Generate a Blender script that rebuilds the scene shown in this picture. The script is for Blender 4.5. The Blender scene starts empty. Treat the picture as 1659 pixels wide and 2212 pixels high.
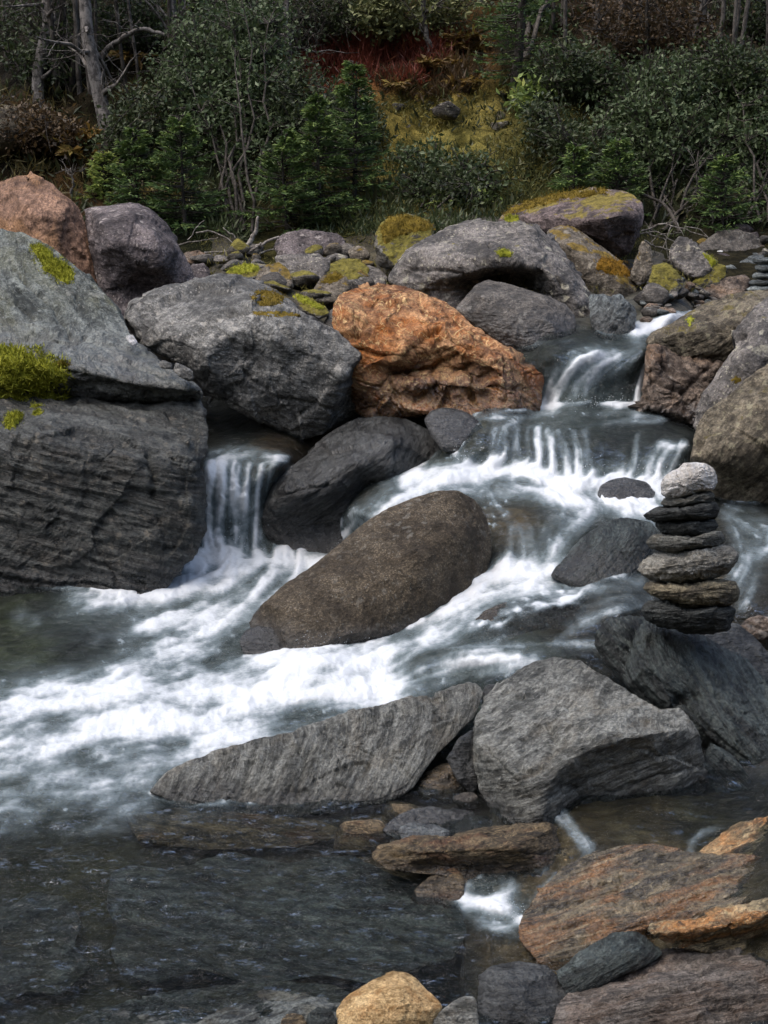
import bpy, math, random
import numpy as np
from mathutils import Vector
import mathutils.geometry as mg

random.seed(7)
RNG = np.random.default_rng(7)
sc = bpy.context.scene
col = sc.collection

# ------------------------------------------------------------------ camera
CAM_H = 2.0                      # eye height above the near pool
PITCH = math.radians(15.0)       # looking down
VFOV = math.radians(40.0)
W_IM, H_IM = 1659.0, 2212.0      # frame units used for measuring the photograph
FPX = (H_IM / 2) / math.tan(VFOV / 2)
SP, CP = math.sin(PITCH), math.cos(PITCH)
cam = bpy.data.cameras.new('camera')
cam.sensor_fit = 'VERTICAL'
cam.sensor_height = 36.0
cam.sensor_width = 27.0
cam.lens = 18.0 / math.tan(VFOV / 2)
cam.clip_start = 0.05
cam.clip_end = 500
cam_o = bpy.data.objects.new('camera', cam)
cam_o.location = (0, 0, CAM_H)
cam_o.rotation_euler = (math.pi / 2 - PITCH, 0, 0)
col.objects.link(cam_o)
sc.camera = cam_o

# ------------------------------------------------------------------ light
SUN_EL, SUN_AZ = math.radians(66), math.radians(-105)     # high, from the left
world = bpy.data.worlds.new('World')
sc.world = world
world.use_nodes = True
wn = world.node_tree
bg = wn.nodes['Background']
sky = wn.nodes.new('ShaderNodeTexSky')
sky.sky_type = 'NISHITA'
sky.sun_disc = False
sky.sun_elevation = SUN_EL
sky.sun_rotation = SUN_AZ
sky.air_density = 1.0
sky.dust_density = 4.0
sky.ozone_density = 0.6
wn.links.new(sky.outputs[0], bg.inputs[0])
bg.inputs[1].default_value = 0.148
sun = bpy.data.lights.new('sun', 'SUN')
sun.energy = 0.7
sun.angle = math.radians(85)
sun.color = (1.0, 0.98, 0.95)
sun_o = bpy.data.objects.new('sun', sun)
sun_o.location = (0, 0, 30)
_sd = Vector((math.sin(SUN_AZ) * math.cos(SUN_EL), math.cos(SUN_AZ) * math.cos(SUN_EL), math.sin(SUN_EL)))
sun_o.rotation_euler = _sd.to_track_quat('Z', 'Y').to_euler()
col.objects.link(sun_o)
sc.view_settings.view_transform = 'Standard'
sc.view_settings.look = 'None'
sc.view_settings.exposure = 0.95
sc.view_settings.gamma = 1.0
sc.view_settings.use_curve_mapping = False
sc.render.engine = 'CYCLES'
sc.cycles.max_bounces = 6
sc.cycles.diffuse_bounces = 3
sc.cycles.glossy_bounces = 3
sc.cycles.transparent_max_bounces = 8
sc.cycles.use_denoising = True

# ------------------------------------------------------------------ measuring helpers
def ray_den(v):
    return SP - (-(np.asarray(v, float) - H_IM / 2) / FPX) * CP

def depth_z(v, z):
    """forward distance at which the line of sight through row v meets height z"""
    return (CAM_H - np.asarray(z, float)) / ray_den(v)

def P(u, v, d):
    u = np.asarray(u, float); v = np.asarray(v, float); d = np.asarray(d, float)
    x = (u - W_IM / 2) / FPX
    y = -(v - H_IM / 2) / FPX
    return np.stack([d * x, d * (CP + SP * y), CAM_H + d * (CP * y - SP)], axis=-1)

def sstep(a, b, x):
    t = np.clip((x - a) / (b - a), 0, 1)
    return t * t * (3 - 2 * t)

# ------------------------------------------------------------------ noise
_pr = np.random.default_rng(11)
_PERM = np.concatenate([_pr.permutation(256)] * 3)
_G = _pr.normal(size=(256, 3)); _G /= np.linalg.norm(_G, axis=1)[:, None]

def perlin(p):
    p = np.asarray(p, float)
    i = np.floor(p).astype(int); f = p - i
    i &= 255
    u = f * f * f * (f * (f * 6 - 15) + 10)
    out = 0
    for dx in (0, 1):
        wx = u[..., 0] if dx else 1 - u[..., 0]
        for dy in (0, 1):
            wy = u[..., 1] if dy else 1 - u[..., 1]
            for dz in (0, 1):
                wz = u[..., 2] if dz else 1 - u[..., 2]
                h = _PERM[_PERM[_PERM[i[..., 0] + dx] + i[..., 1] + dy] + i[..., 2] + dz]
                g = _G[h]
                out = out + wx * wy * wz * (g[..., 0] * (f[..., 0] - dx) + g[..., 1] * (f[..., 1] - dy) + g[..., 2] * (f[..., 2] - dz))
    return out * 1.6

def fbm(p, octv=4, gain=0.5, lac=2.03):
    a, s, t = 1.0, 0, 0
    p = np.asarray(p, float)
    for k in range(octv):
        s = s + a * perlin(p + 17.3 * k); t += a
        p = p * lac; a *= gain
    return s / t

def ridged(p, octv=4, gain=0.5):
    a, s, t = 1.0, 0, 0
    p = np.asarray(p, float)
    for k in range(octv):
        s = s + a * (1 - 2 * np.abs(perlin(p + 31.7 * k))); t += a
        p = p * 2.1; a *= gain
    return s / t

# ------------------------------------------------------------------ objects
def new_mesh(name, verts, quads=None, tris=None, smooth=True):
    verts = np.asarray(verts, np.float32)
    me = bpy.data.meshes.new(name)
    nq = 0 if quads is None else len(quads)
    nt = 0 if tris is None else len(tris)
    me.vertices.add(len(verts))
    me.vertices.foreach_set('co', verts.ravel())
    idx = []
    if nq: idx.append(np.asarray(quads, np.int32).ravel())
    if nt: idx.append(np.asarray(tris, np.int32).ravel())
    idx = np.concatenate(idx)
    me.loops.add(len(idx))
    me.loops.foreach_set('vertex_index', idx)
    me.polygons.add(nq + nt)
    st = np.concatenate([np.arange(nq) * 4, nq * 4 + np.arange(nt) * 3]).astype(np.int32)
    me.polygons.foreach_set('loop_start', st)
    me.polygons.foreach_set('use_smooth', np.full(nq + nt, smooth, bool))
    me.update(calc_edges=True)
    me.validate(clean_customdata=False)
    return me

def attr_f(me, name, vals):
    a = me.attributes.new(name, 'FLOAT', 'POINT')
    a.data.foreach_set('value', np.asarray(vals, np.float32).ravel())

def attr_v(me, name, vals):
    a = me.attributes.new(name, 'FLOAT_VECTOR', 'POINT')
    a.data.foreach_set('vector', np.asarray(vals, np.float32).ravel())

def attr_c(me, name, vals):
    vals = np.asarray(vals, np.float32)
    if vals.shape[1] == 3:
        vals = np.concatenate([vals, np.ones((len(vals), 1), np.float32)], 1)
    a = me.attributes.new(name, 'FLOAT_COLOR', 'POINT')
    a.data.foreach_set('color', vals.ravel())

def obj(name, me, mat=None, parent=None, loc=(0, 0, 0)):
    o = bpy.data.objects.new(name, me)
    if me is not None and mat is not None:
        me.materials.clear(); me.materials.append(mat)
    o.location = loc
    if parent is not None: o.parent = parent
    col.objects.link(o)
    return o

def tag(o, label=None, cat=None, group=None, kind=None):
    if label: o['label'] = label
    if cat: o['category'] = cat
    if group: o['group'] = group
    if kind: o['kind'] = kind
    return o

class MB:
    """collects small pieces into one mesh"""
    def __init__(self): self.v, self.q, self.t, self.r, self.n = [], [], [], [], 0
    def add(self, v, q=None, t=None, r=None):
        v = np.asarray(v, float).reshape(-1, 3)
        if q is not None and len(q): self.q.append(np.asarray(q, int).reshape(-1, 4) + self.n)
        if t is not None and len(t): self.t.append(np.asarray(t, int).reshape(-1, 3) + self.n)
        self.v.append(v)
        self.r.append(np.full(len(v), 0.5) if r is None else np.broadcast_to(r, (len(v),)))
        self.n += len(v)
    def tube(self, pts, r0, r1, k=5, rnd=0.5):
        pts = np.asarray(pts, float); n = len(pts)
        rad = np.linspace(r0, r1, n)
        tan = np.gradient(pts, axis=0); tan /= np.linalg.norm(tan, axis=1)[:, None] + 1e-9
        ref = np.array([0.31, 0.77, 0.55])
        a = np.cross(tan, ref); a /= np.linalg.norm(a, axis=1)[:, None] + 1e-9
        b = np.cross(tan, a)
        th = np.arange(k) * 2 * math.pi / k
        ring = pts[:, None] + rad[:, None, None] * (np.cos(th)[None, :, None] * a[:, None] + np.sin(th)[None, :, None] * b[:, None])
        q = []
        for i in range(n - 1):
            for j in range(k):
                q.append((i * k + j, i * k + (j + 1) % k, (i + 1) * k + (j + 1) % k, (i + 1) * k + j))
        self.add(ring.reshape(-1, 3), q=q, r=rnd)
    def build(self, name, mat, parent=None, loc=(0, 0, 0), smooth=True):
        v = np.concatenate(self.v) - np.asarray(loc, float)
        if parent is not None: v = v - np.asarray(0.0)
        me = new_mesh(name, v, np.concatenate(self.q) if self.q else None, np.concatenate(self.t) if self.t else None, smooth)
        attr_f(me, 'rnd', np.concatenate(self.r))
        return obj(name, me, mat, parent, loc if parent is None else (0, 0, 0))

def empty(name, loc):
    o = bpy.data.objects.new(name, None)
    o.empty_display_size = 0.1
    o.location = tuple(float(c) for c in loc)
    col.objects.link(o)
    return o

# ------------------------------------------------------------------ materials
class NT:
    def __init__(self, name):
        self.m = bpy.data.materials.new(name); self.m.use_nodes = True
        self.t = self.m.node_tree; self.t.nodes.clear()
        self.out = self.t.nodes.new('ShaderNodeOutputMaterial')
    def n(self, typ, **kw):
        nd = self.t.nodes.new(typ)
        for k, v in kw.items(): setattr(nd, k, v)
        return nd
    def set(self, sock, v):
        if isinstance(v, bpy.types.NodeSocket): self.t.links.new(v, sock)
        elif v is not None:
            if hasattr(sock.default_value, '__len__') and hasattr(v, '__len__') and len(v) == 3 and len(sock.default_value) == 4: v = (*v, 1)
            sock.default_value = v
    def attr(self, name, out='Fac'):
        return self.n('ShaderNodeAttribute', attribute_name=name).outputs[out]
    def map(self, vec, scale=(1, 1, 1), loc=(0, 0, 0)):
        nd = self.n('ShaderNodeMapping'); self.set(nd.inputs['Vector'], vec)
        nd.inputs['Scale'].default_value = scale; nd.inputs['Location'].default_value = loc
        return nd.outputs[0]
    def noise(self, vec, scale, detail=4, rough=0.55, dist=0.0, out='Fac'):
        nd = self.n('ShaderNodeTexNoise'); self.set(nd.inputs['Vector'], vec)
        nd.inputs['Scale'].default_value = scale; nd.inputs['Detail'].default_value = detail
        nd.inputs['Roughness'].default_value = rough; nd.inputs['Distortion'].default_value = dist
        return nd.outputs[out]
    def vor(self, vec, scale, feature='F1', out='Distance', rnd=1.0):
        nd = self.n('ShaderNodeTexVoronoi', feature=feature); self.set(nd.inputs['Vector'], vec)
        nd.inputs['Scale'].default_value = scale; nd.inputs['Randomness'].default_value = rnd
        return nd.outputs[out]
    def ramp(self, fac, a, b, lo=0.0, hi=1.0):
        nd = self.n('ShaderNodeMapRange', interpolation_type='SMOOTHSTEP')
        self.set(nd.inputs[0], fac); nd.inputs[1].default_value = a; nd.inputs[2].default_value = b
        nd.inputs[3].default_value = lo; nd.inputs[4].default_value = hi
        return nd.outputs[0]
    def math(self, op, a, b=None, c=None, clamp=False):
        nd = self.n('ShaderNodeMath', operation=op, use_clamp=clamp)
        self.set(nd.inputs[0], a); self.set(nd.inputs[1], b)
        if c is not None: self.set(nd.inputs[2], c)
        return nd.outputs[0]
    def mix(self, fac, a, b, mode='MIX'):
        nd = self.n('ShaderNodeMix', data_type='RGBA', blend_type=mode)
        self.set(nd.inputs[0], fac); self.set(nd.inputs[6], a); self.set(nd.inputs[7], b)
        return nd.outputs[2]
    def bump(self, h, strength, dist, prev=None):
        nd = self.n('ShaderNodeBump'); self.set(nd.inputs['Height'], h)
        nd.inputs['Strength'].default_value = strength; nd.inputs['Distance'].default_value = dist
        if prev is not None: self.set(nd.inputs['Normal'], prev)
        return nd.outputs[0]
    def bsdf(self, color, rough, normal=None, spec=0.5, **kw):
        nd = self.n('ShaderNodeBsdfPrincipled')
        self.set(nd.inputs['Base Color'], color); self.set(nd.inputs['Roughness'], rough)
        self.set(nd.inputs['Specular IOR Level'], spec)
        if normal is not None: self.set(nd.inputs['Normal'], normal)
        for k, v in kw.items(): self.set(nd.inputs[k.replace('_', ' ')], v)
        return nd.outputs[0]
    def done(self, sh):
        self.t.links.new(sh, self.out.inputs[0]); return self.m

def rock_mat(name, dark, light, stain=None, stain_amt=0.0, lichen=0.0, lichen_col=(0.42, 0.42, 0.38), scale=1.0, aniso=7.0,
             strata=0.6, rough=0.75, wet=0.0, bump=1.0, moss=0.0, moss_col=(0.16, 0.13, 0.02), vein=0.0, grain=0.0, blotch=0.0,
             crack=0.0, stain_lo=0.5):
    N = NT(name)
    dark = tuple(min(.8, x * .80) for x in dark); light = tuple(min(.8, x * 1.48) for x in light)
    q = N.attr('q', 'Vector')
    st = N.noise(N.map(q, (1, 1, aniso)), 4.0 * scale, 6, 0.62, 0.6)
    st2 = N.noise(N.map(q, (1, 1, aniso * 1.8), (3, 1, 7)), 11.0 * scale, 5, 0.6, 0.8)
    iso = N.noise(q, 7.0 * scale, 8, 0.62, 0.3)
    big = N.noise(N.map(q, (1, 1, 1), (5, 2, 9)), 2.2 * scale, 5, 0.6)
    fine = N.noise(q, 95.0 * scale, 4, 0.7)
    mid = N.noise(q, 30.0 * scale, 5, 0.65)
    k = N.math('ADD', N.math('MULTIPLY', st, strata), N.math('MULTIPLY', iso, 1 - strata))
    k = N.math('ADD', N.math('MULTIPLY', k, 0.62), N.math('MULTIPLY', mid, 0.38))
    k = N.ramp(k, 0.405, 0.595)
    c = N.mix(k, dark, light)
    c = N.mix(N.ramp(big, 0.38, 0.7, 0.0, 0.55), c, tuple(x * 0.5 for x in dark))
    if stain is not None:
        s = N.ramp(N.noise(N.map(q, (1, 1, aniso * 0.5), (1, 8, 3)), 3.2 * scale, 6, 0.62, 0.7), stain_lo - 0.05, stain_lo + 0.12, 0, stain_amt)
        c = N.mix(s, c, stain)
    fol = N.noise(N.map(q, (1, 1, aniso * 1.5), (6, 3, 4)), 5.0 * scale, 7, 0.68, 1.1)
    c = N.mix(N.ramp(fol, 0.40, 0.47, 0.75 * strata, 0.0), c, tuple(x * 0.55 for x in dark))
    c = N.mix(N.ramp(fol, 0.55, 0.63, 0.0, 0.55 * strata), c, tuple(min(1, x * 1.25) for x in light))
    # grain of single minerals
    c = N.mix(N.ramp(fine, 0.42, 0.62, 0.0, 0.55), c, tuple(x * 0.42 for x in dark))
    c = N.mix(N.ramp(fine, 0.64, 0.76, 0.0, 0.5), c, tuple(min(1, x * 1.5) for x in light))
    if grain:
        g = N.vor(q, 120 * scale)
        c = N.mix(N.ramp(g, 0.25, 0.5, 0, grain), c, tuple(x * 0.35 for x in dark))
    if blotch:
        b = N.ramp(N.noise(N.map(q, (1, 1, 1), (9, 4, 2)), 9 * scale, 6, 0.7, 0.8), 0.55, 0.64, 0, blotch)
        c = N.mix(b, c, tuple(x * 0.4 for x in dark))
    if vein:
        vn = N.noise(N.map(q, (1, 1, aniso * 1.2), (2, 2, 2)), 6.0 * scale, 5, 0.55, 1.4)
        vv = N.math('ABSOLUTE', N.math('SUBTRACT', vn, 0.5))
        c = N.mix(N.ramp(vv, 0.0, 0.016, vein, 0.0), c, tuple(min(1, x * 1.7) for x in light))
    if lichen:
        d0 = N.noise(N.map(q, (1, 1, 1), (4, 4, 1)), 26 * scale, 3, 0.5, 0.5, out='Color')
        lv = N.vor(N.mix(0.06, q, d0), 17 * scale)
        reg = N.ramp(N.noise(N.map(q, (1, 1, 1), (7, 7, 7)), 3.5 * scale, 4, 0.6), 0.44, 0.62)
        lm = N.math('MULTIPLY', N.ramp(lv, 0.22, 0.34, 1, 0), reg)
        lm = N.math('MULTIPLY', lm, N.ramp(mid, 0.36, 0.52))
        lv2 = N.vor(N.mix(0.04, q, d0), 52 * scale)
        lm2 = N.math('MULTIPLY', N.ramp(lv2, 0.16, 0.28, 1, 0), N.ramp(iso, 0.44, 0.56))
        lm = N.math('MAXIMUM', lm, N.math('MULTIPLY', lm2, 0.9))
        c = N.mix(N.math('MULTIPLY', lm, min(1.0, lichen * 1.25)), c, tuple(min(.7, x * 1.25) for x in lichen_col))
    if moss:
        geo = N.n('ShaderNodeNewGeometry')
        sx = N.n('ShaderNodeSeparateXYZ'); N.set(sx.inputs[0], geo.outputs['Normal'])
        mz = N.math('ADD', N.math('MULTIPLY', sx.outputs[2], 0.32), N.noise(N.map(q, (1, 1, 1), (6, 1, 3)), 6 * scale, 8, 0.72))
        mm = N.ramp(mz, 0.93 - 0.25 * moss, 1.0 - 0.25 * moss, 0, 0.95)
        mc = N.mix(N.ramp(mid, 0.35, 0.65), tuple(x * 0.45 for x in moss_col), moss_col)
        c = N.mix(mm, c, mc)
    if crack:
        cv = N.vor(N.mix(0.12, N.map(q, (1, 1, 1.7)), N.noise(q, 6 * scale, 3, out='Color')), 4.5 * scale, 'DISTANCE_TO_EDGE')
        c = N.mix(N.ramp(cv, 0.0, 0.05, crack, 0), c, tuple(x * 0.3 for x in dark))
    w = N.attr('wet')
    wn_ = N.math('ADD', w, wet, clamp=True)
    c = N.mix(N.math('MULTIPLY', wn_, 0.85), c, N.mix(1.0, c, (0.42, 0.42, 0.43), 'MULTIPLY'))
    r = N.math('SUBTRACT', rough, N.math('MULTIPLY', wn_, N.ramp(mid, 0.3, 0.7, rough - 0.14, rough - 0.34)))
    nb = N.bump(st, 0.9 * bump, 0.05 / scale)
    nb = N.bump(iso, 0.8 * bump, 0.045 / scale, nb)
    nb = N.bump(fol, 0.8 * bump * strata, 0.03 / scale, nb)
    nb = N.bump(st2, 0.8 * bump, 0.02 / scale, nb)
    nb = N.bump(mid, 0.8 * bump, 0.016 / scale, nb)
    nb = N.bump(fine, 0.7 * bump, 0.006 / scale, nb)
    if crack:
        nb = N.bump(N.ramp(cv, 0.0, 0.09), 0.7, 0.03 / scale, nb)
    return N.done(N.bsdf(c, r, nb, N.math('ADD', 0.25, N.math('MULTIPLY', wn_, 0.7))))
# ------------------------------------------------------------------ the stream: levels, flow and foam
# (u, v, height): points of the water and bank surface measured on the photograph
LV = [(0,2212,0),(829,2212,-.01),(1659,2212,.03),(-400,2212,0),(2100,2212,.08),(829,2700,-.03),(-600,2700,0),(2300,2700,.05),
 (0,1950,0),(500,1950,0),(900,1950,0),(0,1700,0),(400,1720,0),(750,1760,0),(0,1300,.02),(300,1290,.02),(300,1450,.03),(560,1310,.04),
 (500,1215,.03),(650,1200,.03),(420,1225,.03),(-500,1700,0),(-500,1290,.02),(0,1500,.05),(300,1530,.05),(0,1600,.04),(350,1620,.02),
 (800,1510,.06),(700,1440,.09),(560,1480,.06),(620,1560,.03),(1080,2040,.0),(1100,1950,.03),(1000,1920,.0),
 (1250,1800,.05),(1300,1880,.045),(1180,1900,.03),(1400,1800,.055),(1550,1770,.06),(1640,1740,.07),(1300,1700,.05),(1480,1700,.06),(900,1740,.02),(1050,1740,.03),
 (455,1190,.04),(555,1190,.04),(440,1012,.43),(500,1004,.44),(600,1005,.45),(450,1100,.235),(545,1100,.235),(530,975,.46),(500,900,.5),(460,850,.53),
 (1060,1240,.24),(1000,1290,.19),(900,1350,.13),(800,1420,.08),(1250,1280,.27),(1340,1320,.31),(1200,1400,.22),(1000,1410,.19),
 (1150,1410,.22),(900,1425,.14),(850,1485,.07),(1000,1470,.12),(1130,1330,.25),(1150,1230,.27),(1200,1120,.38),(1100,1150,.34),(1080,1200,.29),
 (1250,1170,.35),(1000,1035,.42),(1100,1030,.42),(1250,1050,.42),(1400,1075,.4),(1440,1105,.39),(950,1060,.41),(850,1070,.39),(780,1110,.31),(765,1150,.15),(740,1190,.04),
 (1600,1120,.38),(1659,1200,.36),(1620,1300,.32),(1800,1200,.4),(1000,975,.52),
 (1030,932,.605),(1100,925,.61),(1200,928,.61),(1300,932,.61),(1400,945,.6),(1490,958,.59),(1030,1010,.44),(1120,1022,.43),(1200,1037,.42),(1330,1042,.42),(1480,1040,.42),
 (1150,893,.62),(1000,893,.62),(1300,888,.62),(1420,900,.62),(1180,872,.625),(1370,874,.63),(1195,768,.895),(1290,762,.9),(1390,756,.905),
 (1150,745,.91),(1300,735,.92),(1400,728,.93),(1420,712,.95),(1450,690,1.0),(1380,690,.97),(1400,650,1.05),(1450,600,1.13),(1500,550,1.2),(1600,520,1.27),(1300,480,1.35),
 (700,560,1.2),(600,520,1.25),(500,560,1.2),(300,500,1.3),(0,430,1.5),(500,480,1.4),(850,480,1.4),(800,640,1.0),(2000,600,1.3),(2000,900,.6),(2400,1500,.5),(-400,500,1.4),(-400,900,.7),(1700,700,.8),(1700,900,.45),(1500,850,.5),(1560,800,.55),(1560,950,.42),(1660,980,.38),(1650,850,.5),(1900,1900,.35),(1400,1450,.12),(1500,1550,.08),(1650,1650,.07),(1450,1350,.18),(1600,1400,.16),(1800,1500,.12),(1560,1320,.26),(700,1050,.21),(800,950,.40),(650,1100,.15),(880,960,.41),(610,1085,.19),(750,1000,.33),(900,1000,.40),(600,650,1.05),(1100,650,1.1)]
LV = np.array(LV, float)
_LD = 1.0 / depth_z(LV[:, 1], LV[:, 2])
def _kern(a, b):
    return np.sqrt(((a[:, None] - b[None]) ** 2).sum(-1) + 30.0)
_n = len(LV)
_A = np.zeros((_n + 3, _n + 3)); _A[:_n, :_n] = _kern(LV[:, :2], LV[:, :2]) - 4.0 * np.eye(_n)
_A[:_n, _n] = 1; _A[:_n, _n + 1:] = LV[:, :2] / 1000; _A[_n:, :_n] = _A[:_n, _n:].T
_wt = np.linalg.solve(_A, np.concatenate([_LD, [0, 0, 0]]))
def surf_depth(u, v):
    """forward distance of the water / bank surface along the line of sight (u, v)"""
    u = np.asarray(u, float); sh = u.shape
    p = np.stack([u.ravel(), np.asarray(v, float).ravel()], 1)
    out = np.empty(len(p))
    for a in range(0, len(p), 20000):
        q = p[a:a + 20000]
        out[a:a + 20000] = _kern(q, LV[:, :2]) @ _wt[:_n] + _wt[_n] + (q / 1000) @ _wt[_n + 1:]
    return (1.0 / np.maximum(out, 0.03)).reshape(sh)

# strokes of running water: points, half width, whiteness
ST = [
 ([(1490,683),(1430,702),(1372,716)],24,1.0),([(1400,730),(1280,738),(1140,742)],16,.12),
 ([(1290,764),(1250,785),(1222,815),(1200,850),(1192,868)],20,.95),([(1330,766),(1285,800),(1255,835),(1240,868)],22,.55),
 ([(1365,764),(1325,800),(1300,835),(1290,868)],24,.22),([(1392,762),(1360,800),(1340,835),(1330,868)],20,.12),([(1396,790),(1382,830),(1374,868)],7,.7),([(1205,795),(1190,825),(1180,868)],8,.6),([(1180,800),(1176,830),(1174,866)],6,.45),
 ([(1250,752),(1180,770),(1120,790)],22,.03),([(1380,740),(1300,745),(1220,750)],10,.15),
 ([(1378,876),(1270,871),(1166,876)],9,1.05),
 ([(1375,890),(1250,890),(1120,900),(1010,905)],12,.42),([(1430,905),(1300,908),(1150,915),(1040,920)],12,.22),([(1470,930),(1350,925),(1200,925)],10,.05),
 ([(1040,928),(1034,965),(1026,1012)],12,.34),([(1065,928),(1058,965),(1052,1012)],12,.42),([(1090,928),(1086,965),(1082,1012)],12,.36),([(1115,928),(1112,965),(1110,1015)],12,.40),([(1140,928),(1140,965),(1140,1018)],10,.25),
 ([(1163,930),(1165,965),(1168,1025)],11,.72),([(1185,930),(1190,965),(1195,1028)],11,.80),([(1210,932),(1218,965),(1225,1030)],11,.66),([(1235,934),(1244,965),(1250,1032)],9,.6),
 ([(1265,936),(1272,970),(1276,1035)],14,.16),([(1300,938),(1303,975),(1304,1038)],16,.12),([(1340,940),(1342,975),(1342,1040)],16,.12),([(1380,945),(1376,980),(1372,1040)],14,.16),
 ([(1450,965),(1425,962),(1405,985),(1395,1045)],11,.75),([(1440,970),(1428,1000),(1418,1050)],14,.6),([(1475,968),(1460,1000),(1440,1060)],14,.65),([(980,948),(986,975),(1002,1002)],15,.65),
 ([(1470,1050),(1400,1050),(1330,1040),(1240,1055),(1180,1040),(1130,1018),(1040,1015),(950,1022),(880,1045)],26,1.0),
 ([(1040,1040),(930,1050),(850,1078),(790,1120),(768,1155)],34,.62),
 ([(1080,1065),(1200,1075),(1320,1085),(1420,1105)],26,.75),([(1350,1040),(1355,1070),(1356,1105)],20,.75),([(1400,1060),(1440,1090),(1420,1110)],20,.7),
 ([(1080,1090),(1120,1130),(1150,1200)],40,.24),([(1060,1080),(1062,1150),(1070,1220)],26,.2),([(1290,1095),(1230,1150),(1195,1200),(1165,1238)],20,.55),
 ([(1200,1110),(1180,1160),(1165,1215)],34,.22),([(1130,1180),(1120,1230)],22,.4),
 ([(1190,1235),(1110,1230),(1040,1248),(950,1290),(880,1335),(820,1385),(770,1440)],28,.85),
 ([(1170,1262),(1040,1290),(960,1330),(880,1385),(800,1440),(770,1460)],34,.55),
 ([(1380,1260),(1280,1262),(1180,1280),(1090,1300)],28,.2),([(1040,1330),(1000,1350),(960,1370),(880,1420)],26,.5),([(1330,1290),(1200,1330),(1080,1390)],60,.12),([(1400,1300),(1300,1330),(1200,1385)],14,.35),([(1240,1285),(1120,1320),(1030,1350),(960,1400)],14,.45),([(1300,1268),(1180,1268),(1080,1300),(960,1360)],16,.4),
 ([(1290,1395),(1180,1392),(1060,1398)],9,.4),([(1250,1350),(1150,1375),(1050,1400),(930,1420)],16,.3),([(1130,1400),(1000,1404),(900,1420),(810,1465)],9,.5),([(1120,1425),(1000,1440),(920,1465),(840,1500)],10,.6),([(1080,1410),(980,1425),(890,1452),(820,1490)],9,.55),
 ([(1300,1400),(1150,1405),(1000,1412),(900,1430),(830,1470)],26,.16),([(1010,1430),(920,1440),(860,1470),(800,1500)],20,.75),([(1150,1440),(1020,1460),(920,1490),(850,1512)],24,.35),
 ([(780,1430),(730,1430),(660,1440),(560,1480),(420,1480),(250,1500),(120,1515),(0,1540),(-300,1600)],52,.95),
 ([(830,1508),(720,1490),(600,1510),(430,1560),(250,1560),(80,1590),(-200,1650)],52,.95),([(800,1530),(680,1570),(540,1610),(400,1630)],36,.6),
 ([(640,1400),(600,1440),(500,1470)],40,.7),([(600,1360),(640,1390),(650,1430)],14,.7),
 ([(455,1002),(450,1080),(447,1205)],14,.85),([(480,1002),(476,1090),(474,1205)],15,.75),([(508,1002),(506,1090),(504,1205)],15,.62),([(535,1004),(530,1090),(526,1205)],15,.8),([(562,1006),(555,1080),(550,1205)],13,.85),([(590,1006),(575,1050),(564,1110)],10,.5),
 ([(610,992),(530,985),(460,988)],16,.5),([(560,975),(500,972)],12,.4),([(480,900),(510,960)],20,.1),
 ([(415,1215),(470,1206),(560,1206),(690,1214)],30,1.05),([(520,1215),(470,1250),(380,1280),(270,1295),(170,1290)],38,.9),
 ([(640,1220),(580,1260),(520,1320),(440,1370),(330,1420),(250,1470)],56,.72),([(600,1240),(540,1290),(470,1320),(330,1350)],40,.8),
 ([(250,1300),(150,1330),(60,1340)],36,.34),([(320,1350),(200,1390),(80,1430),(-100,1450)],70,.1),([(420,1380),(330,1400),(240,1440)],24,.4),
 ([(640,1600),(450,1650),(250,1690),(0,1720),(-300,1740)],80,.40),([(100,1620),(-200,1680)],50,.6),([(520,1680),(250,1740),(0,1790),(-300,1810)],80,.2),
 ([(900,1760),(650,1790),(380,1850),(0,1900)],90,.0),([(1000,1990),(700,2010),(300,2000),(0,2060)],110,.0),([(1000,2120),(600,2140),(0,2180)],90,.0),
 ([(1205,1755),(1232,1785),(1262,1835),(1275,1875),(1215,1905),(1160,1950)],15,.36),([(1235,1800),(1275,1830),(1290,1870)],14,.3),([(1640,1760),(1520,1790),(1490,1820),(1478,1872)],13,.28),([(1490,1845),(1400,1862),(1300,1872),(1230,1895)],11,.26),([(1440,1810),(1360,1840),(1300,1860)],18,.12),([(1400,1840),(1280,1890),(1190,1930),(1130,1985)],60,.05),([(1200,1900),(1150,1945),(1120,1985)],12,.35),
 ([(1100,1910),(1070,1945),(1010,1955)],26,.6),([(1130,1990),(1080,1965),(1000,1930)],22,.85),([(1130,2000),(1100,2010),(1040,1990)],18,.5),
 ([(1580,1105),(1640,1140),(1700,1180)],24,.6),([(1700,1150),(1630,1190),(1590,1240)],26,.45),([(1590,1150),(1620,1220),(1610,1300)],24,.3),
 ([(1659,1250),(1600,1310)],30,.15),([(1450,1320),(1380,1290),(1300,1300)],30,.12)]

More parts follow.
